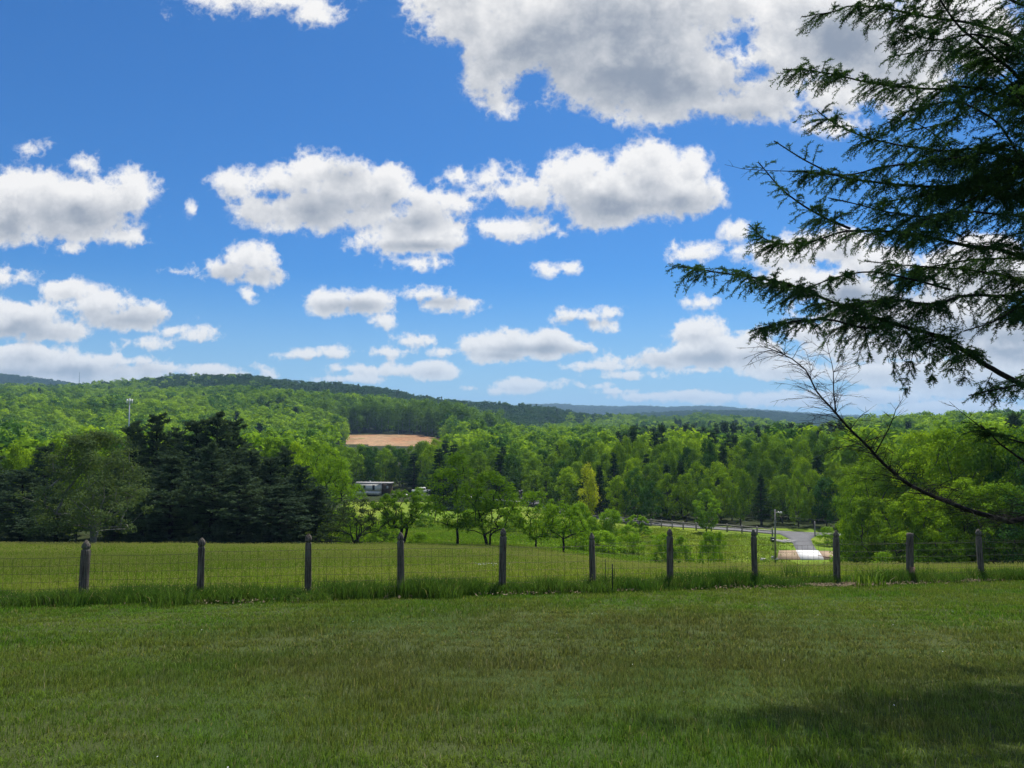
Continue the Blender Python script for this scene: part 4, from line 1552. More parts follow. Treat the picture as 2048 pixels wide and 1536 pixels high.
# weed tuft in the lawn
wd_ = blade_patch(0.26, 70, 0.17, 0.012, 377, 'blade_lawn', lean=0.9, clump=0.2)
for (px, Y, s, lab) in [(1137, 9.7, 1.0, 'small dark weed tuft sticking up in the bare part of the lawn'), (1735, 19.9, 2.9, 'dark clump of weeds under the fence left of the broken post')]:
    o = bpy.data.objects.new('weed_tuft', wd_)
    X = by_px(px, Y)
    link(o, None, (X, Y, gz(X, Y)))
    o.scale = (s, s, s)
    tag(o, lab, 'weed')
# dry straw tuft behind the second post
st_ = blade_patch(0.35, 60, 0.45, 0.008, 378, 'blade_field', lean=0.35)
st_.materials[0] = MAT['straw']
o = bpy.data.objects.new('dry_grass_tuft', st_)
X = by_px(422, 16.9)
link(o, None, (X, 16.9, gz(X, 16.9)))
tag(o, 'dry straw-coloured grass tuft just right of the second fence post', 'grass tuft')

# ================================================================== the wire fence
m, n_ = new_mat('weathered_post')
pp = coords(n_)
x_, y_, z_ = n_.sep(pp)
rnd = obj_random(n_)
pq = n_.v('ADD', pp, n_.xyz(n_.m('MULTIPLY', rnd, 9.0), n_.m('MULTIPLY', rnd, 5.0), 0.0))
x_, y_, z_ = n_.sep(pq)
grain = n_.noise(n_.xyz(n_.m('MULTIPLY', x_, 60.0), n_.m('MULTIPLY', y_, 60.0), n_.m('MULTIPLY', z_, 2.2)), 1.0, 6.0, 0.7)
blot = n_.noise(pq, 5.0, 5.0, 0.65)
col_ = n_.mix(n_.smooth(grain, 0.35, 0.68), (0.045, 0.037, 0.030), (0.25, 0.22, 0.18))
col_ = n_.mix(n_.smooth(blot, 0.52, 0.70, 0.0, 0.75), col_, (0.13, 0.155, 0.11))
col_ = n_.mix(n_.smooth(blot, 0.30, 0.42, 0.6, 0.0), col_, (0.085, 0.055, 0.045))
out_surface(m, n_, principled(n_, col_, 0.92, grain, 0.8, 0.012, 0.08))
MAT['post'] = m
MAT['post_raw'] = plain_mat('split_wood', (0.22, 0.13, 0.085), (0.33, 0.22, 0.16), 12.0)
MAT['wire'] = plain_mat('fence_wire', (0.04, 0.03, 0.022), (0.08, 0.06, 0.045), 30.0, 0.6, 0.1, 0.4, 0.4)


def ring_post(prof, sides=4, jit=0.0, rg=None, cham=0.18):
    """loft of chamfered square sections: prof = [(z, half width)]"""
    mb = MB()
    rings = []
    for (z, r) in prof:
        pts = []
        for (sx, sy) in ((1, 1), (-1, 1), (-1, -1), (1, -1)):
            c_ = r * cham
            a, b = (sx * r, sy * (r - c_)), (sx * (r - c_), sy * r)
            pts += [a, b] if sx * sy > 0 else [b, a]
        rings.append([(x + (rg.normal(0, jit) if rg is not None else 0), y + (rg.normal(0, jit) if rg is not None else 0), z) for x, y in pts])
    v = np.array(rings).reshape(-1, 3)
    q = [(i * 8 + j, i * 8 + (j + 1) % 8, (i + 1) * 8 + (j + 1) % 8, (i + 1) * 8 + j) for i in range(len(prof) - 1) for j in range(8)]
    t = [((len(prof) - 1) * 8, (len(prof) - 1) * 8 + j, (len(prof) - 1) * 8 + j + 1) for j in range(1, 7)]
    mb.add(v, q, t)
    return mb


PLAB = {165: 'post with a worn acorn tip, slightly leaning', 400: 'post with a chipped split tip', 1820: 'broken flat-topped post with raw reddish wood near its foot'}
fence = empty('wire_fence', (0, 0, 0))
tag(fence, 'woven wire fence on weathered wooden posts with pointed carved tops between lawn and field', 'fence')
PTS = []
for i, (px, row, Y) in enumerate(POSTS):
    rg = R_(400 + i)
    X = by_px(px, Y)
    zg = gz(X, Y)
    H = top_z(row, Y) - zg
    hw = 0.069 * rg.uniform(0.90, 1.12)
    ac = rg.uniform(0.8, 1.12)
    if px == 1820:
        prof = [(-0.3, hw), (H * 0.15, hw * 1.05), (H * 0.6, hw), (H * 0.93, hw * 0.97), (H, hw * 0.9)]
    else:
        prof = [(-0.3, hw), (H * 0.3, hw), (H * 0.7, hw * 0.98), (H - 0.225, hw * 0.97), (H - 0.205, hw * 0.90), (H - 0.19, hw * 0.70), (H - 0.172, hw * 0.70), (H - 0.160, hw * 0.92),
                (H - 0.135, hw * 1.0 * ac), (H - 0.10, hw * 0.92 * ac), (H - 0.06, hw * 0.66 * ac * ac), (H - 0.025, hw * 0.36 * ac), (H - 0.02 * (ac < 0.9), hw * (0.22 if ac < 0.9 else 0.06))]
    o = ring_post(prof, jit=0.0042, rg=rg).build('fence_post', MAT['post'], fence, (X, Y, zg))
    o.rotation_euler = (rg.normal(0, 0.02), rg.normal(0, 0.022), rg.uniform(-0.3, 0.3))
    if px in PLAB:
        o['label'] = PLAB[px]
    if px == 1820:
        mb = MB()
        mb.box((-0.076, -0.086, -0.05), (0.086, -0.0801, 0.42))
        sc_ = mb.build('split_face', MAT['post_raw'], o)
    PTS.append((X, Y, zg, H))
STY = [0.10, 0.20, 0.31, 0.43, 0.56, 0.70, 0.84]
for i in range(len(PTS) - 1):
    a, b = PTS[i], PTS[i + 1]
    rg = R_(430 + i)
    mb = MB()
    L = math.hypot(b[0] - a[0], b[1] - a[1])
    nseg = 10
    off = -0.085
    sag = rg.uniform(0.01, 0.035, 9)

    def wp(f, h, k):
        z = (a[2] * (1 - f) + b[2] * f) + h - sag[k % 9] * 4 * f * (1 - f)
        return (a[0] * (1 - f) + b[0] * f, a[1] * (1 - f) + b[1] * f + off + 0.010 * math.sin(f * 9 + k), z)
    for k, h in enumerate(STY):
        top = (a[3] + b[3]) / 2
        hh = h / 0.84 * (min(top, 1.35) - 0.30)
        mb.tube([wp(f, hh, k) for f in np.linspace(0, 1, nseg)], 0.0032 if k < 6 else 0.0038, 3, cap=False)
    nv = int(L / 0.152)
    for j in range(nv):
        f = (j + 0.5) / nv
        hh = (min((a[3] + b[3]) / 2, 1.35) - 0.30)
        dxx = rg.normal(0, 0.006)
        mb.tube([wp(f + dxx * s / L, 0.04 + (hh - 0.04) * s, 2) for s in (0, 0.33, 0.66, 1)], 0.0029, 3, cap=False)
    mb.build('wire_mesh', MAT['wire'], fence)
    # a single strand along the top on the right half
    if i >= 6:
        mb = MB()
        mb.tube([(a[0], a[1] - 0.09, a[2] + a[3] - 0.26), ((a[0] + b[0]) / 2, (a[1] + b[1]) / 2 - 0.09, (a[2] + b[2] + a[3] + b[3]) / 2 - 0.29), (b[0], b[1] - 0.09, b[2] + b[3] - 0.26)], 0.0022, 3, cap=False)
        mb.build('top_strand', MAT['wire'], fence)

# garden stakes
MAT['stake'] = plain_mat('stake', (0.012, 0.022, 0.018), (0.02, 0.035, 0.028), 20.0, 0.5)
for (px, Y, r0, lab) in [(1211, 18.2, 1118, 'thin dark stake with its top leaning on the wire, just right of the sixth post'), (1225, 17.6, 1128, 'thicker dark stake standing in front of the fence, second right of the sixth post')]:
    X = by_px(px, Y)
    zt, zg = top_z(r0, Y), gz(X, Y)
    mb = MB()
    mb.tube([(0, 0, -0.1), (0.003, 0, (zt - zg) * 0.5), (0, 0, zt - zg)], 0.008 if px == 1211 else 0.0135, 6)
    tag(mb.build('garden_stake', MAT['stake'], None, (X, Y, zg)), lab, 'stake')

# ================================================================== road, driveway and what stands by them
MAT['asphalt'] = plain_mat('asphalt', (0.10, 0.10, 0.105), (0.16, 0.16, 0.165), 3.0, 0.9, 0.2)
MAT['concrete'] = plain_mat('concrete', (0.58, 0.57, 0.55), (0.72, 0.71, 0.69), 3.0, 0.85, 0.1)
MAT['dirt'] = plain_mat('dirt', (0.27, 0.19, 0.12), (0.36, 0.27, 0.18), 3.0, 0.95, 0.3)
MAT['grey_wood'] = plain_mat('grey_wood', (0.16, 0.145, 0.13), (0.30, 0.28, 0.25), 9.0, 0.9, 0.3)
MAT['white_paint'] = plain_mat('white_paint', (0.78, 0.77, 0.75), (0.85, 0.84, 0.82), 1.0, 0.6, 0.03)
MAT['roof'] = plain_mat('roof', (0.30, 0.29, 0.28), (0.38, 0.37, 0.36), 2.0, 0.8, 0.1)
MAT['brown_wall'] = plain_mat('brown_wall', (0.09, 0.07, 0.05), (0.14, 0.11, 0.08), 2.0, 0.8)
MAT['dark_glass'] = plain_mat('dark_glass', (0.012, 0.014, 0.018), (0.02, 0.022, 0.026), 2.0, 0.08, 0.0, 0.6)
MAT['steel'] = plain_mat('steel', (0.42, 0.43, 0.44), (0.55, 0.55, 0.56), 5.0, 0.45, 0.05, 0.5, 0.6)
MAT['pole'] = plain_mat('pole', (0.18, 0.17, 0.155), (0.30, 0.28, 0.26), 5.0, 0.8)
MAT['stone'] = plain_mat('stone', (0.38, 0.36, 0.33), (0.60, 0.58, 0.54), 3.0, 0.9, 0.4)


def gp_at(px, row):
    """ground point seen at a pixel beyond the brow (valley side)"""
    d = pix_dir(px, row)
    ys = np.linspace(86, 330, 980)
    zz = ground(ys * d[0] / d[1], ys)
    s = ys * d[2] / d[1] - zz
    k = np.where(s <= 0)[0]
    y = ys[k[0]] if len(k) else 150.0
    return np.array([y * d[0] / d[1], y])


def strip(name, cl, widths, mat, lift=0.05, kind='structure', thick=0.0, res=2.0):
    """a band laid over the ground along a centre line"""
    cl = np.array(cl, dtype=float)
    seg = np.linalg.norm(np.diff(cl, axis=0), axis=1)
    s = np.concatenate([[0], np.cumsum(seg)])
    n = max(4, int(s[-1] / res))
    ss = np.linspace(0, s[-1], n)
    c = np.stack([np.interp(ss, s, cl[:, 0]), np.interp(ss, s, cl[:, 1])], 1)
    # soften corners
    for _ in range(3):
        c[1:-1] = (c[:-2] + 2 * c[1:-1] + c[2:]) / 4
    wv = np.interp(ss, s, widths)
    t = np.gradient(c, axis=0)
    t /= np.linalg.norm(t, axis=1, keepdims=True)
    nrm = np.stack([-t[:, 1], t[:, 0]], 1)
    k = 5
    rows_ = []
    zc = ground(c[:, 0], c[:, 1])
    for f in np.linspace(-0.5, 0.5, k):
        p_ = c + nrm * (wv * f)[:, None]
        rows_.append(np.column_stack([p_, np.maximum(zc, ground(p_[:, 0], p_[:, 1])) + lift]))
    for sgn in (-1, 1):
        p_ = c + nrm * (wv * 0.5 * sgn + 0.05 * sgn)[:, None]
        rows_.append(np.column_stack([p_, zc - 0.6]))
    order = [5, 0, 1, 2, 3, 4, 6]
    v = np.stack([rows_[o] for o in order], axis=1).reshape(-1, 3)
    q = [(i * 7 + j, i * 7 + j + 1, (i + 1) * 7 + j + 1, (i + 1) * 7 + j) for i in range(n - 1) for j in range(6)]
    o = obj_np(name, v, np.array(q), MAT[mat])
    tag(o, kind=kind)
    return o


road = [gp_at(1052, 985), gp_at(1058, 1000), gp_at(1130, 1025), gp_at(1230, 1040), gp_at(1350, 1052), gp_at(1450, 1058), gp_at(1560, 1066), gp_at(1650, 1070), gp_at(1700, 1072)]
road.append(road[-1] + np.array([25, -3]))
road.insert(0, road[0] + np.array([-3, 40]))
strip('road', road, [4.5] * len(road), 'asphalt', 0.10)
drive = [gp_at(1595, 1069), gp_at(1599, 1078), gp_at(1606, 1089), gp_at(1612, 1100), gp_at(1614, 1102)]
strip('driveway', drive, [6.5, 3.6, 3.0, 3.0, 3.0], 'asphalt', 0.14, res=1.0)
# white slab at the near end of the driveway, with bare earth either side


def flat_slab(name, corners, lift, th, mat):
    """a flat plate whose corners stand over the ground seen at four pixels"""
    P_ = [gp_at(*c) for c in corners]
    zt = max(gz(p[0], p[1]) for p in P_) + lift
    v = [(p[0], p[1], zt) for p in P_] + [(p[0], p[1], zt - th) for p in P_]
    o = obj_np(name, v, np.array([(0, 1, 2, 3), (7, 6, 5, 4), (0, 4, 5, 1), (1, 5, 6, 2), (2, 6, 7, 3), (3, 7, 4, 0)]), MAT[mat])
    tag(o, kind='structure')
    return zt


zt_ = flat_slab('concrete_slab', [(1601, 1120), (1648, 1120), (1637, 1104), (1592, 1103)], 0.20, 1.0, 'concrete')
flat_slab('dirt_pad', [(1554, 1120), (1600.5, 1120), (1591.5, 1103), (1558, 1103)], 0.12, 1.0, 'dirt')
flat_slab('dirt_pad', [(1648.5, 1120), (1678, 1120), (1664, 1104), (1637.5, 1104)], 0.12, 1.0, 'dirt')
# pale stones and a plank beside the slab
rg = R_(77)
for i, (px, Y, s) in enumerate([(1549, 114.2, 0.45), (1553, 113.4, 0.3), (1545, 114.8, 0.35), (1524, 113, 0.3), (1528, 114, 0.25)]):
    X = by_px(px, Y)
    v = unit(rg.normal(0, 1, (10, 3))) * s * rg.uniform(0.8, 1.1, (10, 1)) * np.array([1.1, 1, 0.7])
    import bmesh
    bm = bmesh.new()
    for c_ in v:
        bm.verts.new(c_)
    bmesh.ops.convex_hull(bm, input=bm.verts)
    me = bpy.data.meshes.new('rock')
    bm.to_mesh(me)
    bm.free()
    me.materials.append(MAT['stone'])
    o = link(bpy.data.objects.new('rock', me), None, (X, Y, gz(X, Y) + s * 0.4))
    tag(o, 'pale rock lying by the dirt pad left of the white slab', 'rock', 'pale rocks beside the dirt pad')
mb = MB()
mb.box((-1.6, -0.12, 0), (1.6, 0.12, 0.12))
X = by_px(1656, 115)
o = mb.build('plank', MAT['post_raw'], None, (X, 115, zt_ - 0.06))
o.rotation_euler = (0, 0, -1.0)
tag(o, 'reddish board lying on the dirt right of the white slab', 'board')
# stacked rails lying on the grass left of the driveway
pile = empty('rail_pile', (*gp_at(1572, 1084), 0))
X, Y = pile.location.x, pile.location.y
pile.location.z = gz(X, Y)
tag(pile, 'pale wooden rails laid out on the grass left of the driveway', 'rails')
for k in range(7):
    mb = MB()
    mb.box((-0.07, -1.5, 0.0), (0.07, 1.5, 0.13))
    r = mb.build('rail', MAT['stone'], pile, (-1.3 + k * 0.42, rg.uniform(-0.6, 0.6), 0.10))
    r.rotation_euler = (0.0, 0, rg.uniform(0.15, 0.45))
# post box
X, Y = gp_at(1546, 1097)
bx = empty('post_box', (X, Y, gz(X, Y)))
tag(bx, 'dark post box on a short post near the driveway', 'post box')
mb = MB(); mb.box((-0.05, -0.05, -0.1), (0.05, 0.05, 1.05)); mb.build('post', MAT['grey_wood'], bx)
mb = MB(); mb.box((-0.28, -0.4, 1.05), (0.28, 0.4, 1.75)); mb.build('box', MAT['stake'], bx)

# rail fence along the road
rf = empty('rail_fence', (0, 0, 0))
tag(rf, 'grey split rail fence running along the near side of the valley road', 'fence')
RF = [gp_at(1234, 1046), gp_at(1300, 1052), gp_at(1380, 1060), gp_at(1460, 1064), gp_at(1545, 1072)]
RF = np.array(RF)
seg = np.concatenate([[0], np.cumsum(np.linalg.norm(np.diff(RF, axis=0), axis=1))])
nP = int(seg[-1] / 2.8)
prev = None
for i in range(nP + 1):
    s = seg[-1] * i / nP
    x, y = np.interp(s, seg, RF[:, 0]), np.interp(s, seg, RF[:, 1])
    z = gz(x, y)
    mb = MB()
    mb.box((-0.10, -0.10, -0.3), (0.10, 0.10, 1.45))
    mb.build('post', MAT['grey_wood'], rf, (x, y, z))
    if prev is not None:
        for h in (0.35, 0.80, 1.2):
            mb = MB()
            mb.tube([(prev[0], prev[1], prev[2] + h + rg.normal(0, 0.03)), (x, y, z + h + rg.normal(0, 0.03))], 0.085, 4)
            mb.build('rail', MAT['grey_wood'], rf)
    prev = (x, y, z)


def line(name, a, b, sag, r, mat, label, cat):
    a, b = np.array(a), np.array(b)
    mb = MB()
    mb.tube([a + (b - a) * f - np.array([0, 0, sag * 4 * f * (1 - f)]) for f in np.linspace(0, 1, 16)], r, 3)
    tag(mb.build(name, MAT[mat], None), label, cat)


# pole with a lamp, by the driveway
Y = 113.5
X = by_px(1551, Y)
zg = gz(X, Y)
zt = top_z(1019, Y)
pl = empty('lamp_pole', (X, Y, zg))
tag(pl, 'grey wooden pole with a small lamp arm left of the driveway', 'pole')
mb = MB(); mb.tube([(0, 0, -0.3), (0.05, 0, (zt - zg))], [0.16, 0.10], 8); mb.build('pole', MAT['pole'], pl)
mb = MB(); mb.tube([(0.05, 0, zt - zg - 0.5), (0.5, -0.1, zt - zg - 0.35), (0.85, -0.15, zt - zg - 0.38)], 0.04, 5); mb.build('arm', MAT['steel'], pl)
mb = MB(); mb.tube([(0.85, -0.15, zt - zg - 0.30), (0.85, -0.15, zt - zg - 0.45), (0.85, -0.15, zt - zg - 0.62)], [0.10, 0.22, 0.16], 8); mb.build('lamp_head', MAT['steel'], pl)
mb = MB(); mb.tube([(-0.5, 0, 2.9), (-0.1, 0, 2.9)], 0.03, 4); mb.build('bracket', MAT['steel'], pl)
x2, y2 = gp_at(1630, 1072)
pl2 = empty('wooden_pole', (x2, y2, gz(x2, y2)))
tag(pl2, 'short wooden pole beside the bush at the driveway mouth', 'pole')
mb = MB(); mb.tube([(0, 0, -0.3), (0, 0, 2.6)], [0.12, 0.10], 6); mb.build('pole', MAT['pole'], pl2)
line('overhead_line', (X, Y, zt - 0.9), (X + 40, Y + 6, zt - 3.2), 0.6, 0.02, 'stake', 'thin overhead line from the lamp pole towards the right wood', 'cable')
line('overhead_line', (X, Y, zt - 2.9), (X + 40, Y + 3, zt - 5.5), 0.4, 0.02, 'stake', 'lower thin line from the lamp pole towards the right wood', 'cable')

# ---------------------------------------------------------------- white mobile home across the pond
Yh = 236.0
zb = top_z(984, Yh)
Xh0, Xh1 = by_px(714, Yh), by_px(763, Yh)
hm = empty('mobile_home', ((Xh0 + Xh1) / 2, Yh, zb), math.radians(-6))
hm.scale = (1, 1, 0.82)
tag(hm, 'long white mobile home with a grey roof behind the trees', 'house')
Lh = (Xh1 - Xh0) / 2
mb = MB(); mb.box((-Lh, -2.2, 0.55), (Lh, 2.2, 3.05)); mb.build('wall', MAT['white_paint'], hm)
mb = MB(); mb.box((-Lh + 0.1, -2.12, -0.8), (Lh - 0.1, 2.12, 0.547)); mb.build('skirting', MAT['white_paint'], hm)
mb = MB(); mb.add([(-Lh - .25, -2.5, 3.05), (Lh + .25, -2.5, 3.05), (Lh + .25, 2.5, 3.05), (-Lh - .25, 2.5, 3.05), (-Lh - .25, 0, 3.75), (Lh + .25, 0, 3.75)],
                  [(0, 1, 5, 4), (2, 3, 4, 5), (0, 3, 2, 1)], [(0, 4, 3), (1, 2, 5)]); mb.build('roof', MAT['roof'], hm)
for xw in (-2.4, -0.9, -3.1):
    mb = MB(); mb.box((xw - 0.35, -2.26, 1.5), (xw + 0.35, -2.203, 2.6)); wn = mb.build('window', MAT['dark_glass'], hm)
    mb = MB()
    for (a_, b_) in (((xw - .42, -2.28, 1.43), (xw + .42, -2.263, 1.497)), ((xw - .42, -2.28, 2.603), (xw + .42, -2.263, 2.67))):
        mb.box(a_, b_)
    mb.build('frame', MAT['white_paint'], wn)
mb = MB(); mb.box((Lh - 2.1, -2.26, 0.9), (Lh - 1.4, -2.203, 2.75)); mb.build('window', MAT['dark_glass'], hm)
mb = MB(); mb.tube([(0.2, 0, 3.5), (0.2, 0, 4.05)], 0.2, 6); mb.build('vent', MAT['white_paint'], hm)
mb = MB()
for k in range(16):
    mb.box((-Lh + k * 0.46, -3.6, -0.5), (-Lh + k * 0.46 + 0.30, -3.55, 0.5))
mb.build('deck_railing', MAT['white_paint'], hm)
X = by_px(770, 238)
sh = empty('shed', (X, 238, top_z(982, 238)), math.radians(-4))
tag(sh, 'low brown shed with a flat pale roof right of the white home', 'shed')
mb = MB(); mb.box((-1.6, -1.8, -0.8), (1.9, 1.8, 2.3)); mb.build('wall', MAT['brown_wall'], sh)
mb = MB(); mb.box((-1.8, -2.1, 2.303), (2.2, 2.1, 2.6)); mb.build('roof', MAT['roof'], sh)
mb = MB(); mb.box((0.9, -1.86, 0.9), (1.4, -1.803, 1.6)); mb.build('window', MAT['white_paint'], sh)
# white pick-up glimpsed through the trees
Yc = 222.0
X = by_px(842, Yc)
tk = empty('parked_truck', (X, Yc, gz(X, Yc) + 0.05 if False else top_z(988, Yc)), 0.1)
tag(tk, 'white truck parked among dark trees right of the brown shed', 'truck')
mb = MB(); mb.box((-2.6, -0.9, 0.5), (2.6, 0.9, 1.15)); mb.box((-0.6, -0.82, 1.153), (1.3, 0.82, 1.85)); mb.build('body', MAT['white_paint'], tk)
mb = MB(); mb.box((-0.45, -0.86, 1.25), (1.15, -0.823, 1.7)); mb.build('window', MAT['dark_glass'], tk)
for xw in (-1.6, 1.6):
    for yw in (-0.95, 0.72):
        mb = MB(); mb.tube([(xw, yw, 0.38), (xw, yw + 0.23, 0.38)], 0.38, 12); mb.build('wheel', MAT['stake'], tk)
# left house showing through the trees
X = by_px(50, 150)
lh = empty('white_house', (X, 150, top_z(990, 150)), 0.3)
tag(lh, 'white house glimpsed through foliage left of the pale sparse tree', 'house')
mb = MB(); mb.box((-3.0, -2.5, -1.5), (3.0, 2.5, 1.6)); mb.build('wall', MAT['white_paint'], lh)
mb = MB(); mb.add([(-3.3, -2.9, 1.6), (3.3, -2.9, 1.6), (3.3, 2.9, 1.6), (-3.3, 2.9, 1.6), (-3.3, 0, 2.9), (3.3, 0, 2.9)], [(0, 1, 5, 4), (2, 3, 4, 5), (0, 3, 2, 1)], [(0, 4, 3), (1, 2, 5)]); mb.build('roof', MAT['roof'], lh)

# ---------------------------------------------------------------- the pond
m, n_ = new_mat('water')
bmp = n_.noise(geo_pos(n_), 1.2, 4.0, 0.6)
out_surface(m, n_, principled(n_, (0.012, 0.022, 0.016), 0.06, bmp, 0.12, 0.05, 0.6))
MAT['water'] = m
c0, c1_ = gp_at(880, 1016), gp_at(985, 1014)
cx_, cy_ = (c0 + c1_) / 2
ring = []
for k in range(48):
    a = k / 48 * 6.2832
    rr = 1 + 0.10 * math.sin(3 * a + 1) + 0.06 * math.sin(7 * a)
    ring.append((cx_ + math.cos(a) * 9.5 * rr, cy_ + 4 + math.sin(a) * 13 * rr))
pz = min(gz(x, y) for x, y in ring) + 0.55
v = [(cx_, cy_ + 4, pz)] + [(x, y, pz) for x, y in ring]
o = obj_np('pond', v, np.array([(0, 1 + k, 1 + (k + 1) % 48) for k in range(48)]), MAT['water'])
tag(o, kind='structure')
strip('lane', [gp_at(690, 991), gp_at(800, 989), gp_at(900, 992), gp_at(960, 996), gp_at(1040, 1004)], [2.2] * 5, 'stone', 0.12)
for i, px in enumerate((857, 864, 871)):
    x, y = gp_at(px, 1033)
    mb = MB(); mb.tube([(0, 0, -0.2), (0, 0, 1.3)], 0.11, 5)
    tag(mb.build('pond_post', MAT['pole'], None, (x, y, gz(x, y))), 'short pale post at the near edge of the pond', 'post', 'pale posts at the pond edge')

# ---------------------------------------------------------------- masts
def mast(name, px, Y, row0, row1, r, arms, label, mat='steel'):
    z0, z1 = top_z(row1, Y), top_z(row0, Y)
    X = (px - 1024) / F * Y * math.cos(PITCH)
    o = empty(name, (X, Y, z0))
    tag(o, label, 'tower')
    h = z1 - z0
    mb = MB(); mb.tube([(0, 0, -25), (0, 0, h)], [r * 1.3, r * 0.8], 6); mb.build('mast', MAT[mat], o)
    if arms:
        for k in range(6):
            a = k * 1.047
            mb = MB()
            x, y = math.cos(a) * arms, math.sin(a) * arms
            mb.box((x - 0.25, y - 0.25, h - 2.6), (x + 0.25, y + 0.25, h - 0.3))
            mb.build('antenna', MAT['white_paint'], o)
        mb = MB()
        for k in range(6):
            a, b = k * 1.047, (k + 1) * 1.047
            mb.tube([(math.cos(a) * arms, math.sin(a) * arms, h - 1.4), (math.cos(b) * arms, math.sin(b) * arms, h - 1.4)], 0.12, 4)
            mb.tube([(0, 0, h - 1.4), (math.cos(a) * arms, math.sin(a) * arms, h - 1.4)], 0.1, 4)
        mb.build('antenna_frame', MAT['steel'], o)
    return o


mast('cell_tower', 258, 420, 797, 826, 0.34, 1.4, 'white cell tower with a ring of antennas above the dark pines')
mast('radio_mast', 282, 1250, 759, 772, 0.35, 0, 'thin radio mast on the left skyline where the ridge dips', 'stake')
mast('radio_mast', 156, 2450, 744, 760, 0.6, 0, 'faint radio mast on the dark ridge at the far left skyline', 'stake')
mast('radio_mast', 1301, 4900, 808, 822, 0.9, 0, 'taller distant radio mast on the farthest ridge', 'stake')
mast('radio_mast', 1317, 4900, 811, 822, 0.9, 0, 'shorter distant radio mast right of the taller one', 'stake')

# ================================================================== the fir on the right
FIR_X, FIR_Y = by_px(2300, 10.6), 10.6
fir_z = gz(FIR_X, FIR_Y)
fir = empty('fir_tree', (FIR_X, FIR_Y, fir_z))
tag(fir, 'large dark fir whose boughs reach in from the right over the lawn', 'tree')
FO = np.array([FIR_X, FIR_Y, fir_z])
mb = MB()
Hf = 17.0
tz = np.linspace(-0.3, Hf, 14)
mb.tube([(0.05 * math.sin(z * 0.9), 0.04 * math.cos(z * 1.3), z) for z in tz], [0.30 * (1 - max(z, 0) / Hf) ** 0.8 + 0.02 for z in tz], 12, cap=False)
mb.build('trunk', MAT['bark_dark'], fir, smooth=True)


def trunk_at(z):
    return np.array([FIR_X, FIR_Y, z])


def P3(px, row, Y):
    return np.array(at(px, row, Y))


def resample(pts, step):
    pts = np.asarray(pts, dtype=float)
    # catmull-rom through the points
    P_ = np.vstack([2 * pts[0] - pts[1], pts, 2 * pts[-1] - pts[-2]])
    out = []
    for i in range(1, len(P_) - 2):
        p0, p1, p2, p3 = P_[i - 1:i + 3]
        n = max(2, int(np.linalg.norm(p2 - p1) / step))
        for k in range(n):
            t = k / n
            out.append(0.5 * ((2 * p1) + (-p0 + p2) * t + (2 * p0 - 5 * p1 + 4 * p2 - p3) * t * t + (-p0 + 3 * p1 - 3 * p2 + p3) * t ** 3))
    out.append(pts[-1])
    return np.array(out)


class Needles:
    def __init__(self):
        self.a, self.b = [], []      # twig segments that carry needles

    def twig(self, pts):
        for i in range(len(pts) - 1):
            self.a.append(pts[i])
            self.b.append(pts[i + 1])

    def build(self, parent, rg, per_m=205, ln=0.031, wd=0.0080):
        if not self.a:
            return
        a, b = np.array(self.a), np.array(self.b)
        L = np.linalg.norm(b - a, axis=1)
        k = np.maximum(3, (L * per_m).astype(int))
        i = np.repeat(np.arange(len(a)), k)
        n = len(i)
        f = rg.random(n)[:, None]
        base = a[i] * (1 - f) + b[i] * f
        ax = unit(b - a)[i]
        r = unit(np.cross(ax, rg.normal(0, 1, (n, 3))))
        r[:, 2] *= 0.75
        d = unit(ax * rg.uniform(0.25, 0.9, (n, 1)) + r)
        s = unit(np.cross(d, rg.normal(0, 1, (n, 3)))) * wd * 0.5
        ll = (ln * rg.uniform(0.7, 1.2, n))[:, None]
        v = np.stack([base - s, base + s, base + d * ll + s * 0.3], axis=1).reshape(-1, 3)
        o = obj_np('needles', v, np.arange(n * 3).reshape(n, 3), MAT['needle_fir'], parent, attr={'tint': np.repeat(rg.random(n), 3)})
        tag(o, kind='stuff')
        return n


def twiglet(mb, nd, p, d, L, r, rg, droop, live=True, depth=1):
    """a fine twig with its own side twigs"""
    n = max(3, int(L / 0.05))
    pts = [p]
    dd = d.copy()
    for i in range(n):
        dd = unit(dd + np.array([0, 0, -droop]) * (L / n) * 3 + rg.normal(0, 0.055, 3))
        pts.append(pts[-1] + dd * L / n)
    mb.tube(pts, np.linspace(r, r * 0.35, len(pts)), 3, cap=False)
    if live:
        nd.twig(pts[max(0, int(n * 0.15)):])
    if depth > 0:
        for i in range(1, n):
            if rg.random() < 0.80:
                s = rg.choice([-1, 1])
                axis = unit(pts[i + 1] - pts[i])
                side = unit(np.cross(axis, np.array([0, 0, 1.0]) + rg.normal(0, 0.5, 3)))
                l2 = L * rg.uniform(0.22, 0.50) * (1 - i / n * 0.5)
                if l2 > 0.035:
                    twiglet(mb, nd, pts[i], unit(axis * 0.9 + side * s * 0.8), l2, r * 0.6, rg, droop * 1.0, live, depth - 1)


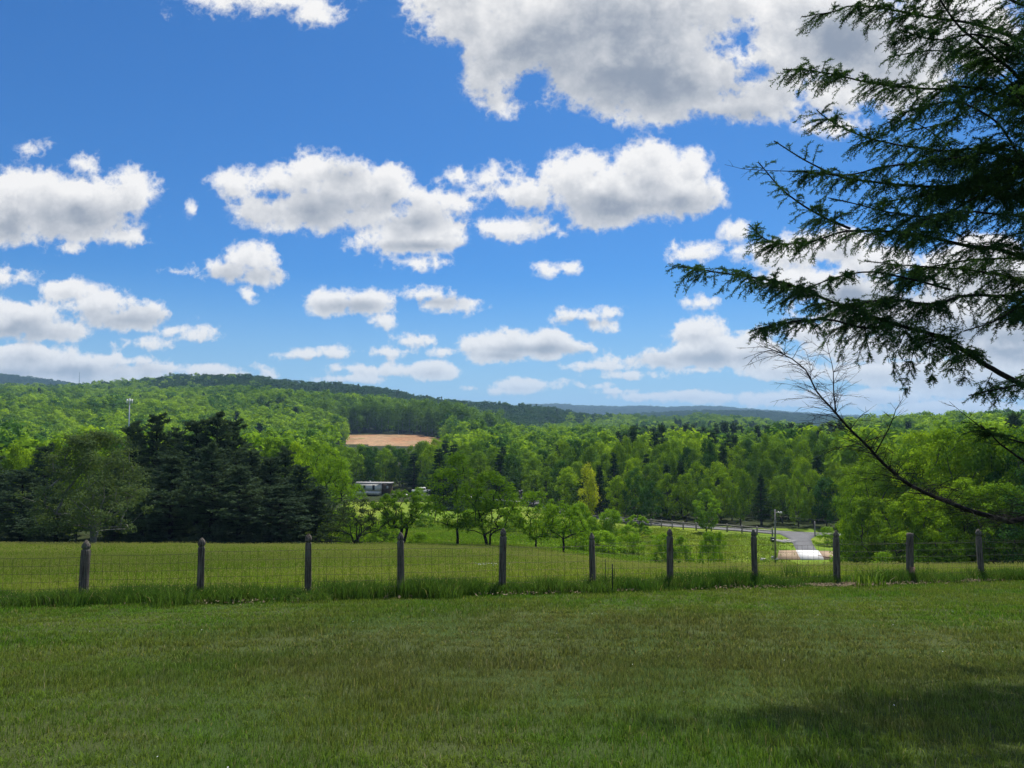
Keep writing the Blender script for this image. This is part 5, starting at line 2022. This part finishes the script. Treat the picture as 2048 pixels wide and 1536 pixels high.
def bough(pts, r0, rg, live_from=0.25, dens=7.5, Lt=(0.35, 0.75), droop=0.5, live=True, name='bough', spread=1.0, r1=0.006, label=None, updown=0.0, fine=1.0):
    c = resample(pts, 0.10)
    n = len(c)
    c = c + np.cumsum(rg.normal(0, 0.003, (n, 3)), axis=0)
    rad_ = r0 + (r1 - r0) * (np.linspace(0, 1, n) ** 0.8)
    mb = MB()
    mb.tube(c - FO, rad_, 7, cap=True)
    o = mb.build(name, MAT['bark_dark'], fir, smooth=True)
    if label:
        o['label'] = label
    tw, nd = MB(), Needles()
    tot = np.linalg.norm(np.diff(c, axis=0), axis=1).sum()
    k = int(tot * dens * 2)
    nc = max(4, int(tot * 3.2))
    cen = np.sort(rg.random(nc))
    for j in range(k):
        # side shoots grow in clumps with gaps between them
        f = cen[rg.integers(nc)] + rg.normal(0, 0.09 / tot) if (live and rg.random() < 0.75) else rg.random()
        f = live_from + (1 - live_from) * min(max(f, 0.0), 1.0)
        i = min(int(f * (n - 1)), n - 2)
        axis = unit(c[i + 1] - c[i])
        hs = unit(np.cross(axis, np.array([0, 0, 1.0])))
        s = rg.choice([-1, 1])
        up = rg.normal(0.05 + updown, 0.35)
        d = unit(axis * rg.uniform(0.25, 0.9) + hs * s * spread + np.array([0, 0, up]))
        L = rg.uniform(*Lt) * (1.0 - 0.55 * f) * (0.5 + 0.5 * min(1, (f - live_from) * 6 + 0.3))
        L = max(L, 0.12)
        twiglet(tw, nd, c[i] - FO, d, L, 0.0040 * fine, rg, droop, live, 1 if not live else 2)
    if live:
        nd.twig(list((c - FO)[int(n * 0.9):]))
    tag(tw.build('twigs', MAT['bark_dark'], o), kind='stuff')
    return nd.build(o, rg) if live else 0


BOUGHS = [
    # points (column, row, distance) from trunk to tip; base radius; first living fraction; twig length
    ([(2300, 900, 10.4), (2048, 768, 9.9), (1980, 730, 9.7), (1892, 676, 9.5), (1793, 648, 9.3), (1690, 611, 9.1), (1587, 570, 8.9), (1502, 552, 8.8), (1430, 540, 8.7), (1358, 528, 8.6)], 0.055, 0.42, (0.45, 0.85), 9.0),
    ([(1793, 648, 9.3), (1730, 655, 9.0), (1660, 640, 8.7), (1590, 640, 8.5), (1510, 655, 8.4)], 0.020, 0.05, (0.35, 0.65), 9.5),
    ([(2300, 700, 10.5), (2048, 599, 9.8), (1980, 585, 9.6), (1929, 585, 9.5), (1860, 600, 9.3), (1780, 590, 9.2), (1700, 600, 9.0), (1620, 600, 9.0)], 0.045, 0.35, (0.45, 0.8), 9.5),
    ([(2300, 640, 10.5), (2048, 513, 9.9), (1929, 482, 9.5), (1793, 458, 9.3), (1690, 455, 9.1), (1621, 475, 9.0), (1540, 475, 8.9), (1494, 438, 8.8)], 0.045, 0.38, (0.4, 0.75), 9.0),
    ([(1700, 458, 9.2), (1639, 431, 9.1), (1580, 393, 9.0), (1540, 352, 9.0), (1517, 325, 8.9)], 0.016, 0.05, (0.3, 0.55), 9.0),
    ([(2300, 560, 10.5), (2048, 414, 9.9), (1964, 380, 9.6), (1827, 376, 9.4), (1707, 362, 9.2), (1640, 340, 9.1), (1570, 300, 9.0), (1548, 285, 9.0)], 0.042, 0.36, (0.4, 0.75), 9.5),
    ([(2300, 440, 10.5), (2015, 316, 9.6), (1929, 318, 9.4), (1827, 328, 9.2), (1758, 335, 9.1), (1690, 352, 9.0), (1600, 345, 8.9)], 0.038, 0.30, (0.4, 0.7), 9.5),
    ([(2300, 420, 10.5), (2048, 308, 9.9), (1861, 301, 9.6), (1724, 273, 9.4), (1656, 239, 9.3), (1632, 220, 9.2)], 0.036, 0.30, (0.4, 0.75), 10),
    ([(2300, 350, 10.5), (2000, 190, 9.8), (1861, 178, 9.5), (1758, 168, 9.3), (1639, 144, 9.1), (1563, 140, 9.0)], 0.036, 0.34, (0.4, 0.75), 10),
    ([(2300, 420, 10.5), (2048, 171, 9.7), (1964, 96, 9.4), (1912, 51, 9.3), (1860, -20, 9.2), (1800, -70, 9.1)], 0.050, 0.25, (0.45, 0.8), 9.5),
    ([(2300, 200, 10.5), (2000, 60, 9.9), (1860, 30, 9.7), (1724, 8, 9.4), (1673, 20, 9.3), (1612, 30, 9.2)], 0.034, 0.32, (0.4, 0.75), 10),
    ([(2300, 150, 10.5), (2030, 0, 9.4), (1900, -40, 9.2), (1780, -60, 9.0), (1690, -60, 9.0)], 0.034, 0.3, (0.5, 0.9), 10),
    ([(2300, 500, 10.5), (2080, 350, 9.0), (1990, 240, 8.8), (1900, 200, 8.7), (1800, 220, 8.6)], 0.034, 0.25, (0.5, 0.9), 10),
    ([(2300, 620, 10.5), (2100, 460, 9.2), (1980, 430, 8.9), (1880, 430, 8.8), (1790, 470, 8.6)], 0.034, 0.25, (0.5, 0.85), 10),
    ([(2300, 720, 10.5), (2100, 540, 11.2), (1960, 520, 11.4), (1840, 540, 11.5), (1740, 560, 11.6)], 0.034, 0.2, (0.5, 0.85), 9.5),
    ([(2300, 500, 10.5), (2100, 240, 11.0), (1980, 130, 11.2), (1880, 100, 11.3), (1780, 110, 11.4)], 0.034, 0.2, (0.5, 0.9), 9.5),
    ([(2300, 620, 10.5), (2140, 420, 11.1), (2000, 380, 11.2), (1860, 260, 11.4), (1780, 240, 11.4)], 0.034, 0.2, (0.5, 0.9), 9.5),
    ([(2300, 800, 10.5), (2150, 650, 9.6), (2060, 610, 9.4), (1990, 640, 9.2), (1930, 660, 9.1)], 0.034, 0.25, (0.5, 0.8), 9.5),
    ([(2300, 860, 10.5), (2150, 780, 9.2), (2080, 760, 9.0), (2020, 775, 8.9), (1940, 790, 8.8)], 0.026, 0.3, (0.4, 0.65), 6),
    ([(2300, 960, 10.5), (2100, 900, 9.4), (2040, 885, 9.3), (1985, 870, 9.2), (1960, 850, 9.1)], 0.034, 0.35, (0.35, 0.6), 9.5),
    ([(2300, 300, 10.5), (2060, 120, 9.3), (1960, 70, 9.0), (1870, 80, 8.9), (1790, 60, 8.8)], 0.034, 0.2, (0.5, 0.85), 9.5),
    ([(2300, 520, 10.5), (2090, 390, 10.2), (1980, 350, 10.0), (1880, 380, 9.9), (1760, 400, 9.8)], 0.030, 0.2, (0.5, 0.85), 9.5),
    ([(2300, 660, 10.5), (2080, 570, 10.3), (1960, 540, 10.1), (1850, 530, 9.9), (1730, 520, 9.8)], 0.030, 0.2, (0.5, 0.85), 9.5),
    ([(2300, 260, 10.5), (2090, 160, 10.2), (1980, 190, 10.0), (1900, 240, 9.8), (1810, 260, 9.7)], 0.030, 0.2, (0.5, 0.9), 9.5),
    ([(2300, 420, 10.5), (2120, 270, 8.6), (2040, 200, 8.3), (1990, 150, 8.2)], 0.030, 0.2, (0.5, 0.8), 10),
    ([(2300, 620, 10.5), (2130, 500, 8.8), (2060, 470, 8.5), (2000, 480, 8.4)], 0.030, 0.2, (0.5, 0.8), 10),
    ([(1960, 390, 9.6), (1880, 430, 9.4), (1790, 425, 9.2), (1720, 410, 9.1), (1660, 395, 9.0)], 0.016, 0.1, (0.4, 0.6), 9),
    ([(1900, 580, 9.4), (1820, 560, 9.2), (1740, 545, 9.1), (1660, 560, 9.0), (1600, 590, 8.9)], 0.016, 0.1, (0.4, 0.6), 9),
]
tot = 0
for i, (pts, r0, lf, Lt, dens) in enumerate(BOUGHS):
    rg = R_(500 + i)
    tot += bough([P3(*p_) for p_ in pts], r0, rg, lf, dens * (1.75 if i < 10 else 1.25), Lt, droop=0.85) or 0
# sprays that hang down under the lowest living bough
for i, (px, row, Y, L) in enumerate([(1905, 672, 9.4, 0.5), (1868, 660, 9.4, 0.7), (1838, 655, 9.3, 0.85), (1815, 650, 9.3, 0.75), (1790, 645, 9.2, 0.5), (1740, 625, 9.1, 0.6), (1715, 615, 9.0, 0.7), (1945, 690, 9.6, 0.5), (1985, 745, 9.6, 0.45)]):
    rg = R_(560 + i)
    a = P3(px, row, Y)
    tot += bough([a, a + np.array([-0.10, -0.08, -L * 0.25]), a + np.array([-0.16 + rg.normal(0, .05), -0.1, -L * 0.6]), a + np.array([-0.13 + rg.normal(0, .08), -0.1, -L])], 0.006, rg, 0.10, 20, (0.18, 0.34), droop=1.6, name='hanging_spray', r1=0.002, fine=0.6) or 0
# boughs higher up and round the far side of the trunk
for i in range(26):
    rg = R_(600 + i)
    z = fir_z + 2.5 + 13.5 * (i / 26)
    a = rg.uniform(-1.9, 1.9) if i % 2 else rg.uniform(0, 6.28)
    L = 4.2 * (1 - (z - fir_z) / Hf) ** 0.7 + 0.3
    if z < fir_z + 9:
        a = rg.uniform(-0.9, 1.8)     # lower ones grow away from the view
    d = np.array([math.cos(a), math.sin(a), 0.12])
    p0 = trunk_at(z)
    tot += bough([p0, p0 + d * L * 0.5 + np.array([0, 0, 0.10]), p0 + d * L + np.array([0, 0, -0.1 * L])], 0.035, rg, 0.12, 3.6, (0.5, 0.9), droop=0.6) or 0
print('needles', tot)
# the long dead bough
rg = R_(700)
dead = [(2300, 960, 10.4), (2048, 1037, 9.6), (2001, 1037, 9.5), (1938, 1018, 9.4), (1875, 993, 9.3), (1821, 968, 9.2), (1780, 936, 9.1), (1742, 898, 9.1), (1700, 860, 9.0), (1672, 828, 9.0), (1632, 782, 8.9), (1612, 741, 8.9), (1570, 710, 8.8), (1528, 692, 8.8)]
bough([P3(*p_) for p_ in dead], 0.062, rg, 0.30, 12, (0.6, 1.25), droop=0.28, live=False, name='dead_bough', label='long bare dead bough curving up to the left below the living ones', spread=1.2, r1=0.004, fine=1.0, updown=0.25)
bough([P3(*p_) for p_ in [(1672, 828, 9.0), (1668, 790, 9.0), (1668, 745, 9.0), (1655, 690, 8.9)]], 0.010, rg, 0.1, 16, (0.4, 0.8), droop=0.1, live=False, name='dead_branch', r1=0.002, fine=0.7)
bough([P3(*p_) for p_ in [(1750, 905, 9.1), (1775, 860, 9.0), (1790, 820, 9.0), (1805, 796, 9.0)]], 0.009, rg, 0.1, 8, (0.3, 0.5), droop=0.1, live=False, name='dead_branch', r1=0.002, fine=0.7)
bough([P3(*p_) for p_ in [(2060, 930, 9.4), (2000, 885, 9.3), (1985, 868, 9.3), (1938, 832, 9.2), (1900, 800, 9.1)]], 0.016, rg, 0.2, 6, (0.3, 0.5), droop=0.1, live=False, name='dead_branch', r1=0.002, fine=0.7)
bough([P3(*p_) for p_ in [(1656, 345, 9.1), (1560, 340, 9.0), (1500, 338, 8.9), (1448, 330, 8.9)]], 0.008, rg, 0.5, 3, (0.2, 0.35), droop=0.0, live=False, name='dead_branch', r1=0.0015, fine=0.6)

# ================================================================== a passing cloud above, whose shade lies on the lawn and the pines
m, n_ = new_mat('cloud_vapour')
cp_ = geo_pos(n_)
nz = n_.noise(cp_, 0.03, 5.0, 0.6)
lw = n_.t.nodes.new('ShaderNodeLayerWeight')
lw.inputs[0].default_value = 0.5
dif = n_.t.nodes.new('ShaderNodeBsdfDiffuse')
dif.inputs[0].default_value = (0.9, 0.9, 0.9, 1)
trl = n_.t.nodes.new('ShaderNodeBsdfTranslucent')
trl.inputs[0].default_value = (0.9, 0.9, 0.9, 1)
tra = n_.t.nodes.new('ShaderNodeBsdfTransparent')
mx1 = n_.t.nodes.new('ShaderNodeMixShader')
mx1.inputs[0].default_value = 0.6
m.node_tree.links.new(dif.outputs[0], mx1.inputs[1])
m.node_tree.links.new(trl.outputs[0], mx1.inputs[2])
mx2 = n_.t.nodes.new('ShaderNodeMixShader')
n_.put(mx2.inputs[0], n_.smooth(nz, 0.3, 0.7, 0.07, 0.23))
m.node_tree.links.new(tra.outputs[0], mx2.inputs[1])
m.node_tree.links.new(mx1.outputs[0], mx2.inputs[2])
out_surface(m, n_, mx2.outputs[0])
MAT['cloud'] = m


def cloud(label, sx, sy, rx, ry, alt, seed, mat='cloud'):
    """flattened billowing cloud whose shadow centre falls at (sx, sy) on the ground"""
    k = (alt + 8) / SUN_DIR.z
    c = Vector((sx, sy, -8)) + SUN_DIR * k
    nu, nv = 72, 30
    u = np.linspace(0, 2 * np.pi, nu, endpoint=False)
    w_ = np.linspace(-np.pi / 2, np.pi / 2, nv)
    U, Wv = np.meshgrid(u, w_)
    x, y, z = np.cos(Wv) * np.cos(U), np.cos(Wv) * np.sin(U), np.sin(Wv)
    bil = 1 + 0.16 * fbm(x * 60 + seed * 31, y * 60 + z * 40, 30, 4) + 0.10 * np.abs(fbm(x * 60 + 9, y * 60 + seed, 12, 3))
    z = np.where(z < 0, z * 0.25, z)
    V = np.stack([x * rx * bil, y * ry * bil, z * 0.22 * (rx + ry) / 2 * bil], axis=-1).reshape(-1, 3)
    q = [(i * nu + j, i * nu + (j + 1) % nu, (i + 1) * nu + (j + 1) % nu, (i + 1) * nu + j) for i in range(nv - 1) for j in range(nu)]
    o = obj_np('cloud', V, np.array(q), MAT[mat], None, tuple(c), smooth=True)
    tag(o, label, kind='stuff')
    return o


cloud('cloud passing overhead that shades the lawn and near field', -6, -26, 78, 68, 620, 1)
cloud('cloud passing overhead that shades the dark pines and the left of the field', -62, 66, 68, 62, 640, 2)

# ================================================================== air
hz = MB()
hz.box((-5200, -200, -60), (5200, 5400, 175))
m, n_ = new_mat('haze_air')
vp_ = n_.t.nodes.new('ShaderNodeVolumePrincipled')
vp_.inputs['Color'].default_value = (0.42, 0.66, 1.0, 1)
vp_.inputs['Density'].default_value = 0.00012
vp_.inputs['Anisotropy'].default_value = 0.2
mo = m.node_tree.nodes.new('ShaderNodeOutputMaterial')
m.node_tree.links.new(vp_.outputs[0], mo.inputs['Volume'])
if True:
    o = hz.build('haze', m, None)
    tag(o, kind='stuff')
